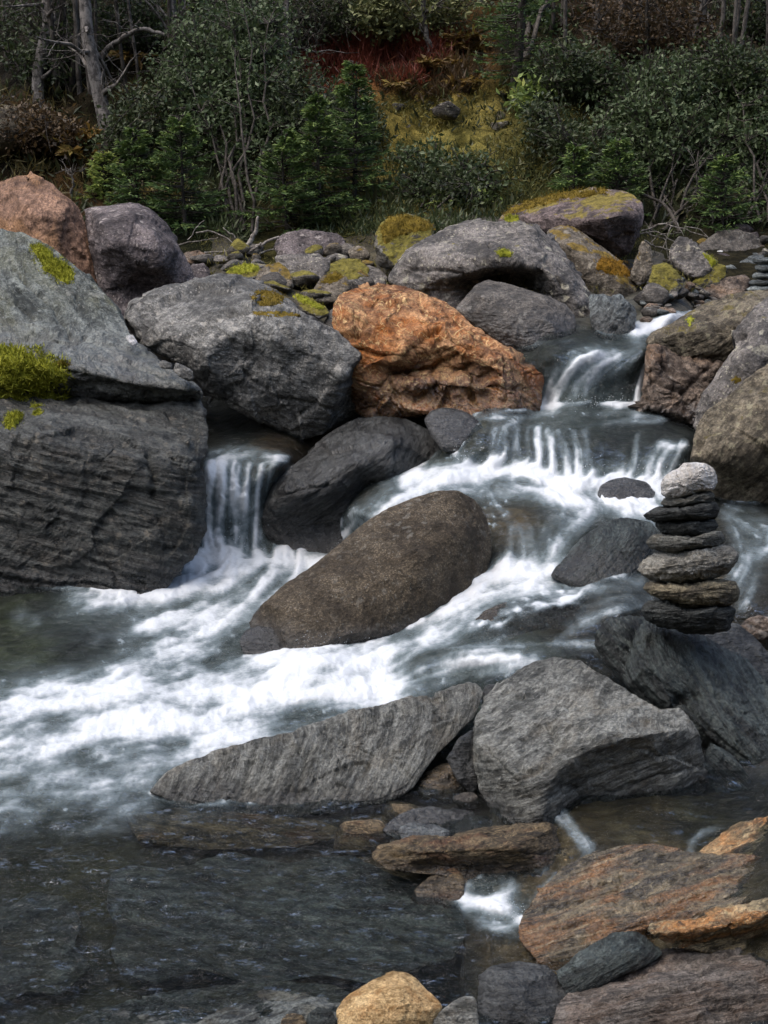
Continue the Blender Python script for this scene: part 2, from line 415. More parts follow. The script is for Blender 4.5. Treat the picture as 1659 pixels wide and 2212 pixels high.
DU = 3.0
gu = np.arange(-400, 1830, DU); gv = np.arange(672, 2330, DU)
GU, GV = np.meshgrid(gu, gv)
nv_, nu_ = GU.shape
FX = np.zeros(GU.shape); FY = np.zeros(GU.shape); FW = np.full(GU.shape, 1e-9); FOAM = np.zeros(GU.shape)
for pts, wd, am in ST:
    pts = np.array(pts, float)
    dmin = np.full(GU.shape, 1e9); dx = np.zeros(GU.shape); dy = np.zeros(GU.shape)
    for a, b in zip(pts[:-1], pts[1:]):
        e = b - a; L = np.hypot(*e)
        t = np.clip(((GU - a[0]) * e[0] + (GV - a[1]) * e[1]) / L ** 2, 0, 1)
        dd = np.hypot(GU - a[0] - t * e[0], GV - a[1] - t * e[1])
        m = dd < dmin
        dmin[m] = dd[m]; dx[m] = e[0] / L; dy[m] = e[1] / L
    w = np.exp(-np.minimum(dmin / (wd * 1.1), 6) ** 2) + 2e-4 / (1 + dmin / 100) ** 2
    FX += w * dx; FY += w * dy; FW += w
    if am > 0:
        e_ = am * np.exp(-(dmin / wd) ** 2 * 0.9); hi_ = np.maximum(FOAM, e_)
        FOAM = hi_ + .35 * np.minimum(FOAM, e_) * (1 - hi_)
FX /= FW; FY /= FW
_l = np.hypot(FX, FY) + 1e-6; FX /= _l; FY /= _l

def lic(img, L, step=1.0):
    """smear a noise image along the flow, giving silky filaments that follow the current"""
    acc = img.copy(); cnt = 1.0
    jj, ii = np.meshgrid(np.arange(nu_, dtype=float), np.arange(nv_, dtype=float))
    for s in (1, -1):
        x, y = jj.copy(), ii.copy()
        for k in range(L):
            xi = np.clip(np.rint(x), 0, nu_ - 1).astype(int); yi = np.clip(np.rint(y), 0, nv_ - 1).astype(int)
            x = x + s * step * FX[yi, xi]; y = y + s * step * FY[yi, xi]
            x0 = np.clip(np.floor(x), 0, nu_ - 2).astype(int); y0 = np.clip(np.floor(y), 0, nv_ - 2).astype(int)
            fx = np.clip(x - x0, 0, 1); fy = np.clip(y - y0, 0, 1)
            acc += (img[y0, x0] * (1 - fx) + img[y0, x0 + 1] * fx) * (1 - fy) + (img[y0 + 1, x0] * (1 - fx) + img[y0 + 1, x0 + 1] * fx) * fy
            cnt += 1
    a = acc / cnt
    return (a - a.mean()) / a.std()

def blur(a, n):
    for _ in range(n):
        a = (np.roll(a, 1, 0) + a * 2 + np.roll(a, -1, 0)) / 4
        a = (np.roll(a, 1, 1) + a * 2 + np.roll(a, -1, 1)) / 4
    return a
_nz = np.random.default_rng(3)
L1 = lic(blur(_nz.normal(size=GU.shape), 1), 6)
L2 = lic(blur(_nz.normal(size=GU.shape), 4), 11)
L4 = lic(blur(_nz.normal(size=GU.shape), 40), 24)
L3 = lic(blur(_nz.normal(size=GU.shape), 14), 14)
WD0 = surf_depth(GU, GV)
_pw = P(GU, GV, WD0)
TB = fbm(_pw * np.array([7, 4.5, 9]), 4)          # billows
TB2 = fbm(_pw * np.array([22, 13, 22]) + 40, 3)
steep = np.clip(np.gradient(_pw[..., 2], axis=0) / (np.gradient(_pw[..., 1], axis=0) - 1e-4), -4, 4)
TBs = TB * (0.45 + 0.55 * sstep(1000, 1080, GV)); TBw = TB2 * (0.5 + 0.5 * sstep(1000, 1080, GV))
FOAM = FOAM * np.where(GV < 1210, 1 + .55 * perlin(np.stack([GU / 41, GV / 160, GU * 0], -1)) * (1 - sstep(1005, 1040, GV) * (GU > 640)), 1 - .10 * (GV > 1230) * (GU < 640))
FOAM = np.clip(FOAM, 0, 1.05)
upf = 1 - sstep(1000, 1080, GV) * (1 - .75 * sstep(0, 60, 620 - np.abs(GU - 500) - 500) * (GV < 1200))
foam = FOAM * (0.93 + 0.03 * L2 + 0.05 * L3 + 0.08 * L4 + 0.22 * TBs + 0.16 * TBw) + FOAM * (1 - FOAM) * ((.10 + .16 * upf) * L2 + (.05 + .2 * upf) * L1 + 0.16 * L3 + .34 * L4 + 0.85 * TBs + 0.55 * TBw)
foam += 0.05 * np.clip(L2 * 0.6 + L3 * 0.6 - 1.2, 0, 2) * sstep(0.01, 0.1, FOAM)
# bubbles and flecks torn off the edge of the white water into the dark pool
fleck = sstep(0.25, 0.6, FOAM + 0.35) * sstep(0.25, 0.55, TB2 + 0.25 * TB + 0.1 * L2)
foam = np.maximum(foam, 0.55 * fleck * sstep(0.03, 0.25, FOAM))
foam = np.clip(foam, 0, 1.15)
white = sstep(0.12, 0.95, foam)
# relief in the same pixel measure as the rocks: lumps in the foam, combed filaments in the falls, ripples in the pool
rip = fbm(_pw * np.array([9, 20, 12]) + 7, 4) * 17.0 + 1.2 * L2 + 1.6 * L3 + 20 * fbm(_pw * np.array([3.2, 7.5, 4]) + 3, 3)
relief = (1 - white) * rip * sstep(1250, 1750, GV) + (1 - white) * (1.3 * L2 + 1.2 * L3 + 4 * TB) * (1 - sstep(1250, 1750, GV)) \
    + white * (15 * TBs + 11 * TBw + 2.2 * L2 + 2.0 * L3 + 0.6 * L1) + 9 * sstep(.5, 1, FOAM)
for hu, hv, ru, rv, am in [(1180,1338,150,48,26),(1000,1418,190,26,30),(1135,1150,80,60,22),(1240,1130,60,40,14),(900,1500,70,30,16),(1090,985,70,30,10),(1190,985,60,35,9),(700,1450,110,50,30),(520,1235,90,30,18),(300,1510,160,40,14),(1200,1052,170,22,14),(960,1025,90,20,14),(1240,792,80,40,14)]:
    relief = relief + am * np.exp(-((GU - hu) / ru) ** 2 - ((GV - hv) / rv) ** 2)
WD = WD0 * (1 - relief * 0.55 / FPX)
WPOS = P(GU, GV, WD)
WPOS[..., 2] += relief * 0.55 * WD0 / FPX * 0.8

AER = blur(np.minimum(FOAM, 1)[::2, ::2], 45)
AER = np.repeat(np.repeat(AER, 2, 0), 2, 1)[:nv_, :nu_]; AER = blur(AER, 2)
for hu, hv, ru, rv, am in [(1180,1340,150,50,.8),(1120,1150,80,70,.75),(1100,985,80,40,.6),(1200,1000,60,40,.5)]:
    AER = AER * (1 - am * np.exp(-((GU - hu) / ru) ** 2 - ((GV - hv) / rv) ** 2))

def inside(poly, u, v):
    poly = np.asarray(poly, float)[:, :2]; r = np.zeros(np.shape(u), bool)
    x0, y0 = poly[-1]
    for x1, y1 in poly:
        if y0 != y1:
            m = ((y0 > v) != (y1 > v)) & (u < (x1 - x0) * (v - y0) / (y1 - y0) + x0)
            r ^= m
        x0, y0 = x1, y1
    return r
STREAM = [(1345,705),(1380,690),(1440,668),(1520,668),(1530,740),(1540,900),(1560,1010),(1830,1090),(1830,2330),(-400,2330),(-400,1240),(0,1240),(300,1200),(400,1150),(400,960),(400,820),(520,830),(640,930),(720,990),(850,980),(900,880),(1080,860),(1090,740),(1240,700)]
_in = inside(STREAM, GU, GV)
# ------------------------------------------------------------------ stream bed and bank under it
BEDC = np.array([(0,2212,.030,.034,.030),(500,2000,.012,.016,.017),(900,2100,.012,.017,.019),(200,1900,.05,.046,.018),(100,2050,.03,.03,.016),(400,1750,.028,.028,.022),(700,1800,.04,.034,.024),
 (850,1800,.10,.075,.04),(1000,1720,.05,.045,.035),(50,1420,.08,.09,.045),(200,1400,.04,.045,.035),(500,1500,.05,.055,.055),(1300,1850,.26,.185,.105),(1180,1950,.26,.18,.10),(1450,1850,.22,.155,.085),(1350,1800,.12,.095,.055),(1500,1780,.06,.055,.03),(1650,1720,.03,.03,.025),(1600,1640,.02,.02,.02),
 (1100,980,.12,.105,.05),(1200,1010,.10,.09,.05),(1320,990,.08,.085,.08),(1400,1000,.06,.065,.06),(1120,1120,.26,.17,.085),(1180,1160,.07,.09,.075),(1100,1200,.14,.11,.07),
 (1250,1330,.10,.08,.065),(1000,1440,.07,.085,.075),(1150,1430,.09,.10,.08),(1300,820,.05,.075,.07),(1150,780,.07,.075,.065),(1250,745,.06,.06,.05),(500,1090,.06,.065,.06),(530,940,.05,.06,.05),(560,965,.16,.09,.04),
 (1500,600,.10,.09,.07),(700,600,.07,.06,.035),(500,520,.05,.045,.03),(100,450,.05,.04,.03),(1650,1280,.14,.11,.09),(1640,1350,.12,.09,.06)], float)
bu = np.concatenate([np.arange(-1500, -405, 45), np.arange(-405, -160, 14), np.arange(-160, 1830, 7), np.arange(1830, 2300, 14), np.arange(2300, 3200, 60)])
bv = np.concatenate([np.arange(430, 690, 7), np.arange(690, 2330, 7), np.arange(2330, 4200, 80)])
BU, BV = np.meshgrid(bu, bv)
BD = surf_depth(np.clip(BU, -600, 2400), np.clip(BV, 0, 2700))
_far = BV > 2650
BD = np.where(_far, depth_z(np.maximum(BV, 2600), -0.02), BD)
_bp = P(BU, BV, BD)
wat = inside(STREAM, BU, BV).astype(float)
for _ in range(3):
    wat[1:-1, 1:-1] = (wat[1:-1, 1:-1] * 2 + wat[:-2, 1:-1] + wat[2:, 1:-1] + wat[1:-1, :-2] + wat[1:-1, 2:]) / 6
deep = 10 + 26 * sstep(1250, 1500, BV)
deep = np.where((BV > 1700) & (BU < 1000), 36 + 50 * sstep(1750, 2050, BV), deep)
deep = np.where((BU > 1060) & (BV > 1710), 8, deep)
lump = 14 * fbm(_bp * 3.0, 4) + 10 * ridged(_bp * np.array([5, 3, 5]) + 5, 3)
lump = lump + np.where((BU > 1830) | (BU < -160), 22 * ridged(_bp * 2.2 + 9, 4) - 10, 0)
off = wat * (deep + lump * 0.8) + (1 - wat) * (10 + lump)
off = np.maximum(off, 5)
BD2 = BD * (1 + off * 0.8 / FPX)
BP = P(BU, BV, BD2); BP[..., 2] -= off * 0.5 * BD / FPX
_nb = BU.shape[1]; _id = np.arange(BU.size).reshape(BU.shape)
_q = np.stack([_id[:-1, :-1].ravel(), _id[1:, :-1].ravel(), _id[1:, 1:].ravel(), _id[:-1, 1:].ravel()], 1)
bm_ = new_mesh('stream_bed', BP.reshape(-1, 3), quads=_q)
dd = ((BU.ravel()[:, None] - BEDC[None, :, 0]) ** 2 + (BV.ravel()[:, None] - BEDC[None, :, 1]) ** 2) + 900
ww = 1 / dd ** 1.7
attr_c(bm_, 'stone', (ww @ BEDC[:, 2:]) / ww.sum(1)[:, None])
def bed_mat():
    N = NT('stream_bed_stone')
    pos = N.n('ShaderNodeNewGeometry').outputs['Position']
    c = N.attr('stone', 'Color')
    a = N.noise(N.map(pos, (1, 1, 3)), 9, 6, 0.65, 0.8); b = N.noise(pos, 40, 5, 0.7)
    vv = N.vor(N.mix(0.1, pos, N.noise(pos, 5, 3, out='Color')), 9, 'F1', 'Color')
    sx = N.n('ShaderNodeSeparateColor'); N.set(sx.inputs[0], vv)
    c = N.mix(1.0, c, N.mix(N.ramp(sx.outputs[0], 0, 1), (0.75, 0.75, 0.75), (1.2, 1.18, 1.12)), 'MULTIPLY')
    c = N.mix(N.ramp(a, 0.35, 0.65), N.mix(1.0, c, (0.45, 0.45, 0.45), 'MULTIPLY'), c)
    c = N.mix(N.ramp(b, 0.5, 0.75, 0, 0.6), c, N.mix(1.0, c, (1.9, 1.85, 1.7), 'MULTIPLY'))
    ve = N.vor(N.mix(0.1, pos, N.noise(pos, 5, 3, out='Color')), 9, 'DISTANCE_TO_EDGE')
    nb = N.bump(N.ramp(ve, 0, 0.25), 0.25, 0.03); nb = N.bump(a, 0.6, 0.03, nb); nb = N.bump(b, 0.6, 0.01, nb)
    return N.done(N.bsdf(c, 0.55, nb, 0.3))
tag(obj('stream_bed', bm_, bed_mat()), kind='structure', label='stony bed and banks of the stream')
# ------------------------------------------------------------------ boulders
def resample(pts, M):
    p = np.asarray(pts, float); p = np.concatenate([p, p[:1]])
    seg = np.hypot(np.diff(p[:, 0]), np.diff(p[:, 1])); cs = np.concatenate([[0], np.cumsum(seg)])
    t = np.linspace(0, cs[-1], M, endpoint=False)
    return np.stack([np.interp(t, cs, p[:, i]) for i in range(p.shape[1])], 1), cs[-1]

def vnormals(V, Q):
    a, b, c, d = V[Q[:, 0]], V[Q[:, 1]], V[Q[:, 2]], V[Q[:, 3]]
    fn = np.cross(c - a, d - b)
    out = np.zeros_like(V)
    for k in range(4): np.add.at(out, Q[:, k], fn)
    return out / (np.linalg.norm(out, axis=1)[:, None] + 1e-12)

ROCKS = {}
def rock(key, name, label, mat, out, d=None, contact=None, wt=80, wb=0, ridges=(), bulge=20, bp=4, T=None, bed=(0, 0.2),
         lump=.02, med=.010, strata=0.0, chips=0, cat='boulder', res=4.0, smooth=2, center=None, wetband=.20, darkfn=None, cracks=(), seed=None, group=None, push=0.0, an=7.0, sf=1.0, facet=1.0):
    seed = abs(hash(key)) % 1000 if seed is None else seed
    seed = sum(ord(ch) * (i + 3) for i, ch in enumerate(key)) % 997
    rg = np.random.default_rng(seed)
    o = [list(p) for p in out]
    vv = [p[1] for p in o]; vb, vt = max(vv), min(vv)
    for p in o:
        if len(p) == 2: p.append(wb + (wt - wb) * (vb - p[1]) / (vb - vt))
    o = np.array(o, float)
    per = resample(o, 10)[1]
    size = math.sqrt(max(1, abs(0.5 * np.sum(o[:, 0] * np.roll(o[:, 1], -1) - o[:, 1] * np.roll(o[:, 0], -1)))))
    M = int(np.clip(per / res, 28, 420))
    O, _ = resample(o, M)
    for _ in range(smooth): O = (np.roll(O, 1, 0) + 2 * O + np.roll(O, -1, 0)) / 4
    c = np.array(center, float) if center else O[:, :2].mean(0) * .5 + (o[:, :2].min(0) + o[:, :2].max(0)) * .25
    K = int(np.clip(size * .62 / res, 8, 90))
    s = np.sin(np.arange(1, K + 1) / K * math.pi / 2) ** 0.9
    uv = c + s[:, None, None] * (O[None, :, :2] - c)            # K,M,2
    # relief controls
    ctl = [O[::max(1, M // 60)]]
    for r in ridges:
        r = np.asarray(r, float).reshape(-1, 3)
        if len(r) == 1: ctl.append(r); continue
        for a, b in zip(r[:-1], r[1:]):
            n = max(1, int(np.hypot(*(b - a)[:2]) / 14)); t = np.arange(n)[:, None] / n
            ctl.append(a + (b - a) * t)
        ctl.append(r[-1:])
    C = np.concatenate(ctl)
    n = len(C)
    def kern(a, b): return np.sqrt(((a[:, None] - b[None]) ** 2).sum(-1) + 9.0)
    A = np.zeros((n + 1, n + 1)); A[:n, :n] = kern(C[:, :2], C[:, :2]) - 1.5 * np.eye(n); A[:n, n] = 1; A[n, :n] = 1
    wt_ = np.linalg.solve(A, np.concatenate([C[:, 2], [0]]))
    flat = np.concatenate([c[None], uv.reshape(-1, 2)])
    w0 = np.empty(len(flat))
    for a in range(0, len(flat), 8000): w0[a:a + 8000] = kern(flat[a:a + 8000], C[:, :2]) @ wt_[:n] + wt_[n]
    sall = np.concatenate([[0], np.repeat(s, M)])
    # exact at the rim
    w0[1 + (K - 1) * M:] = O[:, 2]
    wf = w0 - bulge * np.sqrt(np.maximum(0, 1 - sall ** bp))
    if T is None: T = size * .75
    K2 = max(5, K // 5)
    s2 = np.sin(np.arange(K2 - 1, 0, -1) / K2 * math.pi / 2)
    uvb = c + s2[:, None, None] * (O[None, :, :2] - c)
    wo = O[None, :, 2] * s2[:, None] + O[:, 2].mean() * (1 - s2[:, None])
    wbk = wo + T * np.sqrt(1 - s2 ** 2)[:, None]
    V = np.concatenate([np.column_stack([flat, wf]), np.column_stack([uvb.reshape(-1, 2), wbk.ravel()]), [[c[0], c[1], O[:, 2].mean() + T]]])
    nf = 1 + K * M
    idx = []
    j = np.arange(M); j2 = (j + 1) % M
    Q = []
    for k in range(K - 1):
        Q.append(np.stack([1 + k * M + j, 1 + k * M + j2, 1 + (k + 1) * M + j2, 1 + (k + 1) * M + j], 1))
    for k in range(K2 - 1):
        a0 = (1 + (K - 1) * M) if k == 0 else (nf + (k - 1) * M)
        Q.append(np.stack([a0 + j, a0 + j2, nf + k * M + j2, nf + k * M + j], 1))
    Q = np.concatenate(Q)
    last = len(V) - 1; lr = nf + (K2 - 2) * M
    Tt = np.concatenate([np.stack([np.zeros(M, int), 1 + j2, 1 + j], 1), np.stack([np.full(M, last), lr + j, lr + j2], 1)])
    # flat chipped faces
    cen = np.array([c[0], c[1], V[:nf, 2].mean()])
    for _ in range(chips):
        nn = rg.normal(size=3); nn[2] = -abs(nn[2]) - .4; nn /= np.linalg.norm(nn)
        dt = (V[:nf] - cen) @ nn; h = np.quantile(dt, rg.uniform(.90, .98))
        V[:nf] -= nn * (np.maximum(dt - h, 0) * .85)[:, None]
    be, ta = math.radians(bed[0]), bed[1]
    ax = np.array([math.cos(be), math.sin(be), 0]); nx = np.array([-math.sin(be) * math.cos(ta), math.cos(be) * math.cos(ta), math.sin(ta)]); bx = np.cross(nx, ax)
    R = np.stack([ax, bx, nx])
    pq = (V - [c[0], c[1], 0]) @ R.T
    sd = np.array([seed * 1.37, seed * .73, seed * 2.1])
    nr = vnormals(V, Q)
    if nr[0:nf, 2].mean() > 0: nr = -nr; Q = Q[:, ::-1]; Tt = Tt[:, ::-1]
    nr[0] = [0, 0, -1]; nr[last] = [0, 0, 1]
    g = (V - cen) / size
    g1 = pq / size
    disp = lump * size * fbm(g * 3.2 + sd, 3) + 1.25 * med * size * ridged(g * 8 + sd, 4) + .7 * med * size * fbm(g * 26 + sd, 3)
    # broken faces: each cell of the rock is split along its own plane
    if facet:
        wv = g + .07 * np.stack([perlin(g * 5 + sd), perlin(g * 5 + sd + 31), perlin(g * 5 + sd + 67)], -1)
        for nc, tilt in ((16, .075), (70, .06)):
            cc = wv[rg.integers(0, nf, nc)] + rg.normal(size=(nc, 3)) * .03
            tv = rg.normal(size=(nc, 3)) * tilt * facet
            of = rg.normal(size=nc) * .006 * facet
            ii = np.empty(len(wv), int)
            for a in range(0, len(wv), 20000): ii[a:a + 20000] = np.argmin(((wv[a:a + 20000, None] - cc[None]) ** 2).sum(-1), 1)
            disp += size * (np.einsum('ij,ij->i', wv - cc[ii], tv[ii]) + of[ii])
    if strata:
        e = fbm(np.column_stack([g1[:, 0] * 2.2 * sf, g1[:, 1] * 2.2 * sf, g1[:, 2] * 2.2 * an * sf]) + sd, 4)
        e2 = fbm(np.column_stack([g1[:, 0] * 6 * sf, g1[:, 1] * 6 * sf, g1[:, 2] * 6 * an * sf]) + sd + 9, 3)
        disp += strata * size * (np.clip(e * 2.2, -.6, .6) + .35 * np.clip(e2 * 2, -.6, .6))
    for cp, cd, cw in cracks:
        cp = np.asarray(cp, float); jit = 5 * np.stack([perlin(np.column_stack([V[:, 0] / 22, V[:, 1] / 22, np.full(len(V), 3.3)])), perlin(np.column_stack([V[:, 0] / 22, V[:, 1] / 22, np.full(len(V), 8.8)]))], 1)
        dm = np.full(len(V), 1e9)
        for a, b in zip(cp[:-1], cp[1:]):
            e = b - a; t = np.clip(((V[:, :2] + jit - a) @ e) / (e @ e), 0, 1)
            dm = np.minimum(dm, np.hypot(*(V[:, :2] + jit - a - t[:, None] * e).T))
        cut = cd * np.exp(-(dm / cw) ** 2); cut[nf:] = 0; disp -= cut
    rim = np.ones(len(V)); rim[1:nf] = np.where(sall[1:] > .93, .55, 1)
    Vd = V + nr * (disp * rim)[:, None]
    if d is None:
        iu = np.argmin((flat[:, 0] - contact[0]) ** 2 + (flat[:, 1] - contact[1]) ** 2)
        d = float(surf_depth(np.array([contact[0]]), np.array([contact[1]]))[0]) / (1 + Vd[iu, 2] / FPX)
        d += push
    X = P(Vd[:, 0], Vd[:, 1], d * (1 + Vd[:, 2] / FPX))
    org = X[np.argmin(X[:, 2])].copy(); org[:2] = X[:, :2].mean(0)
    me = new_mesh(name, X - org, quads=Q, tris=Tt)
    attr_v(me, 'q', pq * d / FPX + sd * .1)
    if contact is not None:
        iu = np.argmin((Vd[:nf, 0] - contact[0]) ** 2 + (Vd[:nf, 1] - contact[1]) ** 2)
        h = X[:, 2] - X[iu, 2] + .05 * fbm(X * 6, 3)
        attr_f(me, 'wet', 1 - sstep(0.0, wetband, h))
    else: attr_f(me, 'wet', np.zeros(len(X)) if darkfn is None else darkfn(Vd, X))
    ob = tag(obj(name, me, mat, None, org), label, cat, group)
    ROCKS[key] = dict(ob=ob, uv=Vd[:nf, :2], dep=d * (1 + Vd[:nf, 2] / FPX), org=org, d=d)
    return ob

def moss_mat(name, a, b, c_):
    N = NT(name)
    r = N.attr('rnd')
    pos = N.n('ShaderNodeNewGeometry').outputs['Position']
    k = N.math('ADD', N.math('MULTIPLY', r, .6), N.math('MULTIPLY', N.noise(pos, 14, 4, .6), .55))
    cc = N.mix(N.ramp(k, .3, .62), a, b); cc = N.mix(N.ramp(k, .6, .9), cc, c_)
    return N.done(N.bsdf(cc, .9, N.bump(N.noise(pos, 120, 4, .7), .8, .01), .1))
M_MOSS = moss_mat('yellow_green_moss', (.07, .08, .012), (.30, .31, .035), (.55, .54, .09))
M_MOSS_OLD = moss_mat('brown_gold_moss', (.045, .035, .010), (.17, .12, .020), (.28, .22, .04))

def moss(key, poly, thick=8, blades=1500, blen=8, mat=None, edge=14, seed=1):
    rk = ROCKS[key]; poly = np.array(poly, float)
    st = max(2.2, math.sqrt((np.ptp(poly[:, 0]) * np.ptp(poly[:, 1])) / 2600))
    uu = np.arange(poly[:, 0].min() - 2, poly[:, 0].max() + 2, st); vv = np.arange(poly[:, 1].min() - 2, poly[:, 1].max() + 2, st)
    U, Vv = np.meshgrid(uu, vv)
    dm = np.full(U.shape, 1e9)
    pp = np.concatenate([poly, poly[:1]])
    for a, b in zip(pp[:-1], pp[1:]):
        e = b - a; t = np.clip(((U - a[0]) * e[0] + (Vv - a[1]) * e[1]) / (e @ e + 1e-9), 0, 1)
        dm = np.minimum(dm, np.hypot(U - a[0] - t * e[0], Vv - a[1] - t * e[1]))
    sd = np.where(inside(poly, U, Vv), dm, -dm)
    sd = sd + edge * .75 * fbm(np.stack([U / (edge * 1.6), Vv / (edge * 1.6), np.full(U.shape, seed * 3.3)], -1), 3)
    near = (rk['uv'][:, 0] > uu[0] - 12) & (rk['uv'][:, 0] < uu[-1] + 12) & (rk['uv'][:, 1] > vv[0] - 12) & (rk['uv'][:, 1] < vv[-1] + 12)
    ru, rd = rk['uv'][near], rk['dep'][near]
    if len(ru) < 5: return
    pu = np.stack([U.ravel(), Vv.ravel()], 1); dep = np.empty(len(pu))
    for a in range(0, len(pu), 1500):
        d2 = ((pu[a:a + 1500, None] - ru[None]) ** 2).sum(-1)
        ii = np.argpartition(d2, 3, axis=1)[:, :3]
        w = 1 / (np.take_along_axis(d2, ii, 1) + .5); dep[a:a + 1500] = (w * rd[ii]).sum(1) / w.sum(1)
    lift = thick * np.sqrt(np.clip(sd.ravel() / edge, 0, 1)) * (.75 + .5 * fbm(np.column_stack([pu / (thick * 2.2 + 6), np.full(len(pu), seed)]), 3)) - 1.0
    m = rk['d'] / FPX
    X = P(pu[:, 0], pu[:, 1], dep - np.maximum(lift, -1) * m * .7); X[:, 2] += np.maximum(lift, 0) * m * .7
    X += .35 * thick * m * np.stack([perlin(X * 60), perlin(X * 60 + 9), perlin(X * 60 + 20)], -1) * (sd.ravel() > 0)[:, None]
    ok = (sd > -st)
    okq = ok[:-1, :-1] & ok[1:, :-1] & ok[:-1, 1:] & ok[1:, 1:]
    if not okq.any(): return
    ids = np.arange(U.size).reshape(U.shape)
    Qm = np.stack([ids[:-1, :-1][okq], ids[1:, :-1][okq], ids[1:, 1:][okq], ids[:-1, 1:][okq]], 1)
    us = np.unique(Qm); re = np.full(U.size, -1); re[us] = np.arange(len(us))
    b = MB(); rg = np.random.default_rng(seed)
    b.add(X[us], q=re[Qm], r=np.clip(.42 + .3 * perlin(X[us] * 25), 0, 1))
    cand = ids[ok & (sd > 0)].ravel(); fringe = ids[(sd > -edge * 1.1) & (sd <= 0)].ravel()
    if len(cand) and blades:
        pk = rg.choice(cand, blades)
        if len(fringe): pk[:blades // 7] = rg.choice(fringe, blades // 7)
        base = X[pk] + rg.normal(size=(blades, 3)) * st * m * .6
        dirv = rg.normal(size=(blades, 3)) * .75 + [0, -.35, .75]; dirv /= np.linalg.norm(dirv, axis=1)[:, None]
        ln = blen * m * rg.uniform(.5, 1.3, blades)[:, None]
        sid = np.cross(dirv, rg.normal(size=(blades, 3))); sid /= np.linalg.norm(sid, axis=1)[:, None]
        wv = ln * .11
        v = np.stack([base - sid * wv, base + sid * wv, base + dirv * ln], 1).reshape(-1, 3)
        b.add(v, t=np.arange(blades * 3).reshape(-1, 3), r=np.repeat(np.clip(rg.normal(.6, .2, blades), 0, 1), 3))
    b.build('moss', mat or M_MOSS, rk['ob'], rk['org'])['kind'] = 'stuff'

# ---- stone kinds
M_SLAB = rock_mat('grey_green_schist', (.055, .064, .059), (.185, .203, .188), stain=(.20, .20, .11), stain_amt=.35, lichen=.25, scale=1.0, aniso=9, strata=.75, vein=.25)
M_SLABLOW = rock_mat('dark_wet_schist', (.028, .032, .030), (.122, .130, .120), stain=(.11, .08, .05), stain_amt=.3, stain_lo=.58, lichen=.45, lichen_col=(.26, .23, .18), scale=1.2, aniso=8, strata=.8, wet=.35, bump=1.2, rough=.58)
M_TAN = rock_mat('tan_sandstone', (.17, .095, .062), (.34, .205, .135), stain=(.50, .27, .12), stain_amt=.6, stain_lo=.55, scale=.8, aniso=2.5, strata=.4, blotch=.25)
M_PURPLE = rock_mat('purple_grey_rock', (.060, .050, .052), (.165, .140, .138), lichen=.65, lichen_col=(.30, .27, .25), scale=.9, aniso=2, strata=.3, blotch=.4)
M_PURPLE2 = rock_mat('purple_rock_mossy', (.070, .052, .050), (.20, .155, .145), lichen=.35, lichen_col=(.32, .27, .24), scale=.9, aniso=2, strata=.3, blotch=.4, moss=.62, moss_col=(.24, .19, .035))
M_GREY = rock_mat('light_grey_rock', (.105, .105, .100), (.285, .282, .262), lichen=.45, lichen_col=(.40, .38, .34), scale=1.0, aniso=2.2, strata=.3, blotch=.5, grain=.3)
M_ORANGE = rock_mat('orange_rusty_rock', (.25, .10, .038), (.57, .305, .145), stain=(.46, .15, .025), stain_amt=.8, stain_lo=.50, scale=1.1, aniso=2, strata=.35, crack=.35, vein=.55, rough=.55, bump=1.3, blotch=.6)
M_LICHEN = rock_mat('lichened_grey_rock', (.085, .080, .075), (.225, .205, .185), lichen=.8, lichen_col=(.33, .31, .24), scale=.9, aniso=2.5, strata=.35, blotch=.45, moss=.12, moss_col=(.24, .20, .03))
M_BROWNGREY = rock_mat('brown_grey_rock', (.075, .070, .064), (.165, .148, .128), scale=1.0, aniso=1.8, strata=.2, lichen=.2, blotch=.3, grain=.3)
M_MOSSY = rock_mat('mossy_tan_rock', (.085, .070, .050), (.22, .19, .15), lichen=.5, lichen_col=(.32, .29, .23), scale=.9, aniso=2, strata=.3, blotch=.4, moss=.7, moss_col=(.24, .16, .025))
M_MOSSFULL = rock_mat('moss_covered_rock', (.055, .050, .040), (.16, .145, .12), lichen=.3, scale=1.0, aniso=3, strata=.4, moss=1.15, moss_col=(.22, .19, .030))
M_BLUE = rock_mat('blue_grey_slate', (.075, .085, .088), (.22, .245, .24), scale=1.2, aniso=6, strata=.8, vein=.15)
M_BROWNLAY = rock_mat('brown_layered_rock', (.080, .060, .048), (.23, .18, .14), stain=(.34, .21, .12), stain_amt=.5, lichen=.2, scale=1.2, aniso=3.5, strata=.6, blotch=.4, crack=.3)
M_BROWNMOSS = rock_mat('brown_weathered_rock', (.070, .058, .040), (.20, .17, .12), lichen=.4, lichen_col=(.30, .28, .18), scale=1.0, aniso=4, strata=.6, blotch=.4, moss=.35, moss_col=(.16, .13, .04))
M_WETDARK = rock_mat('wet_black_rock', (.020, .022, .022), (.085, .090, .088), scale=1.2, aniso=5, strata=.7, wet=.42, vein=.2, bump=1.0, rough=.50)
M_BROWN = rock_mat('rough_brown_rock', (.095, .074, .050), (.20, .162, .112), scale=1.1, aniso=1.3, strata=.1, grain=.6, bump=1.7, rough=.7, stain=(.21, .16, .10), stain_amt=.5, blotch=.45, lichen=.15)
M_DGREEN = rock_mat('dark_green_schist', (.020, .026, .025), (.080, .098, .092), scale=1.0, aniso=10, strata=.85, wet=.36, vein=.35, bump=1.1, rough=.48)
M_SCHIST = rock_mat('grey_schist', (.085, .088, .079), (.265, .270, .245), stain=(.21, .17, .11), stain_amt=.35, stain_lo=.55, scale=1.3, aniso=8, strata=.75, vein=.35, bump=1.2, rough=.52, wet=.12)
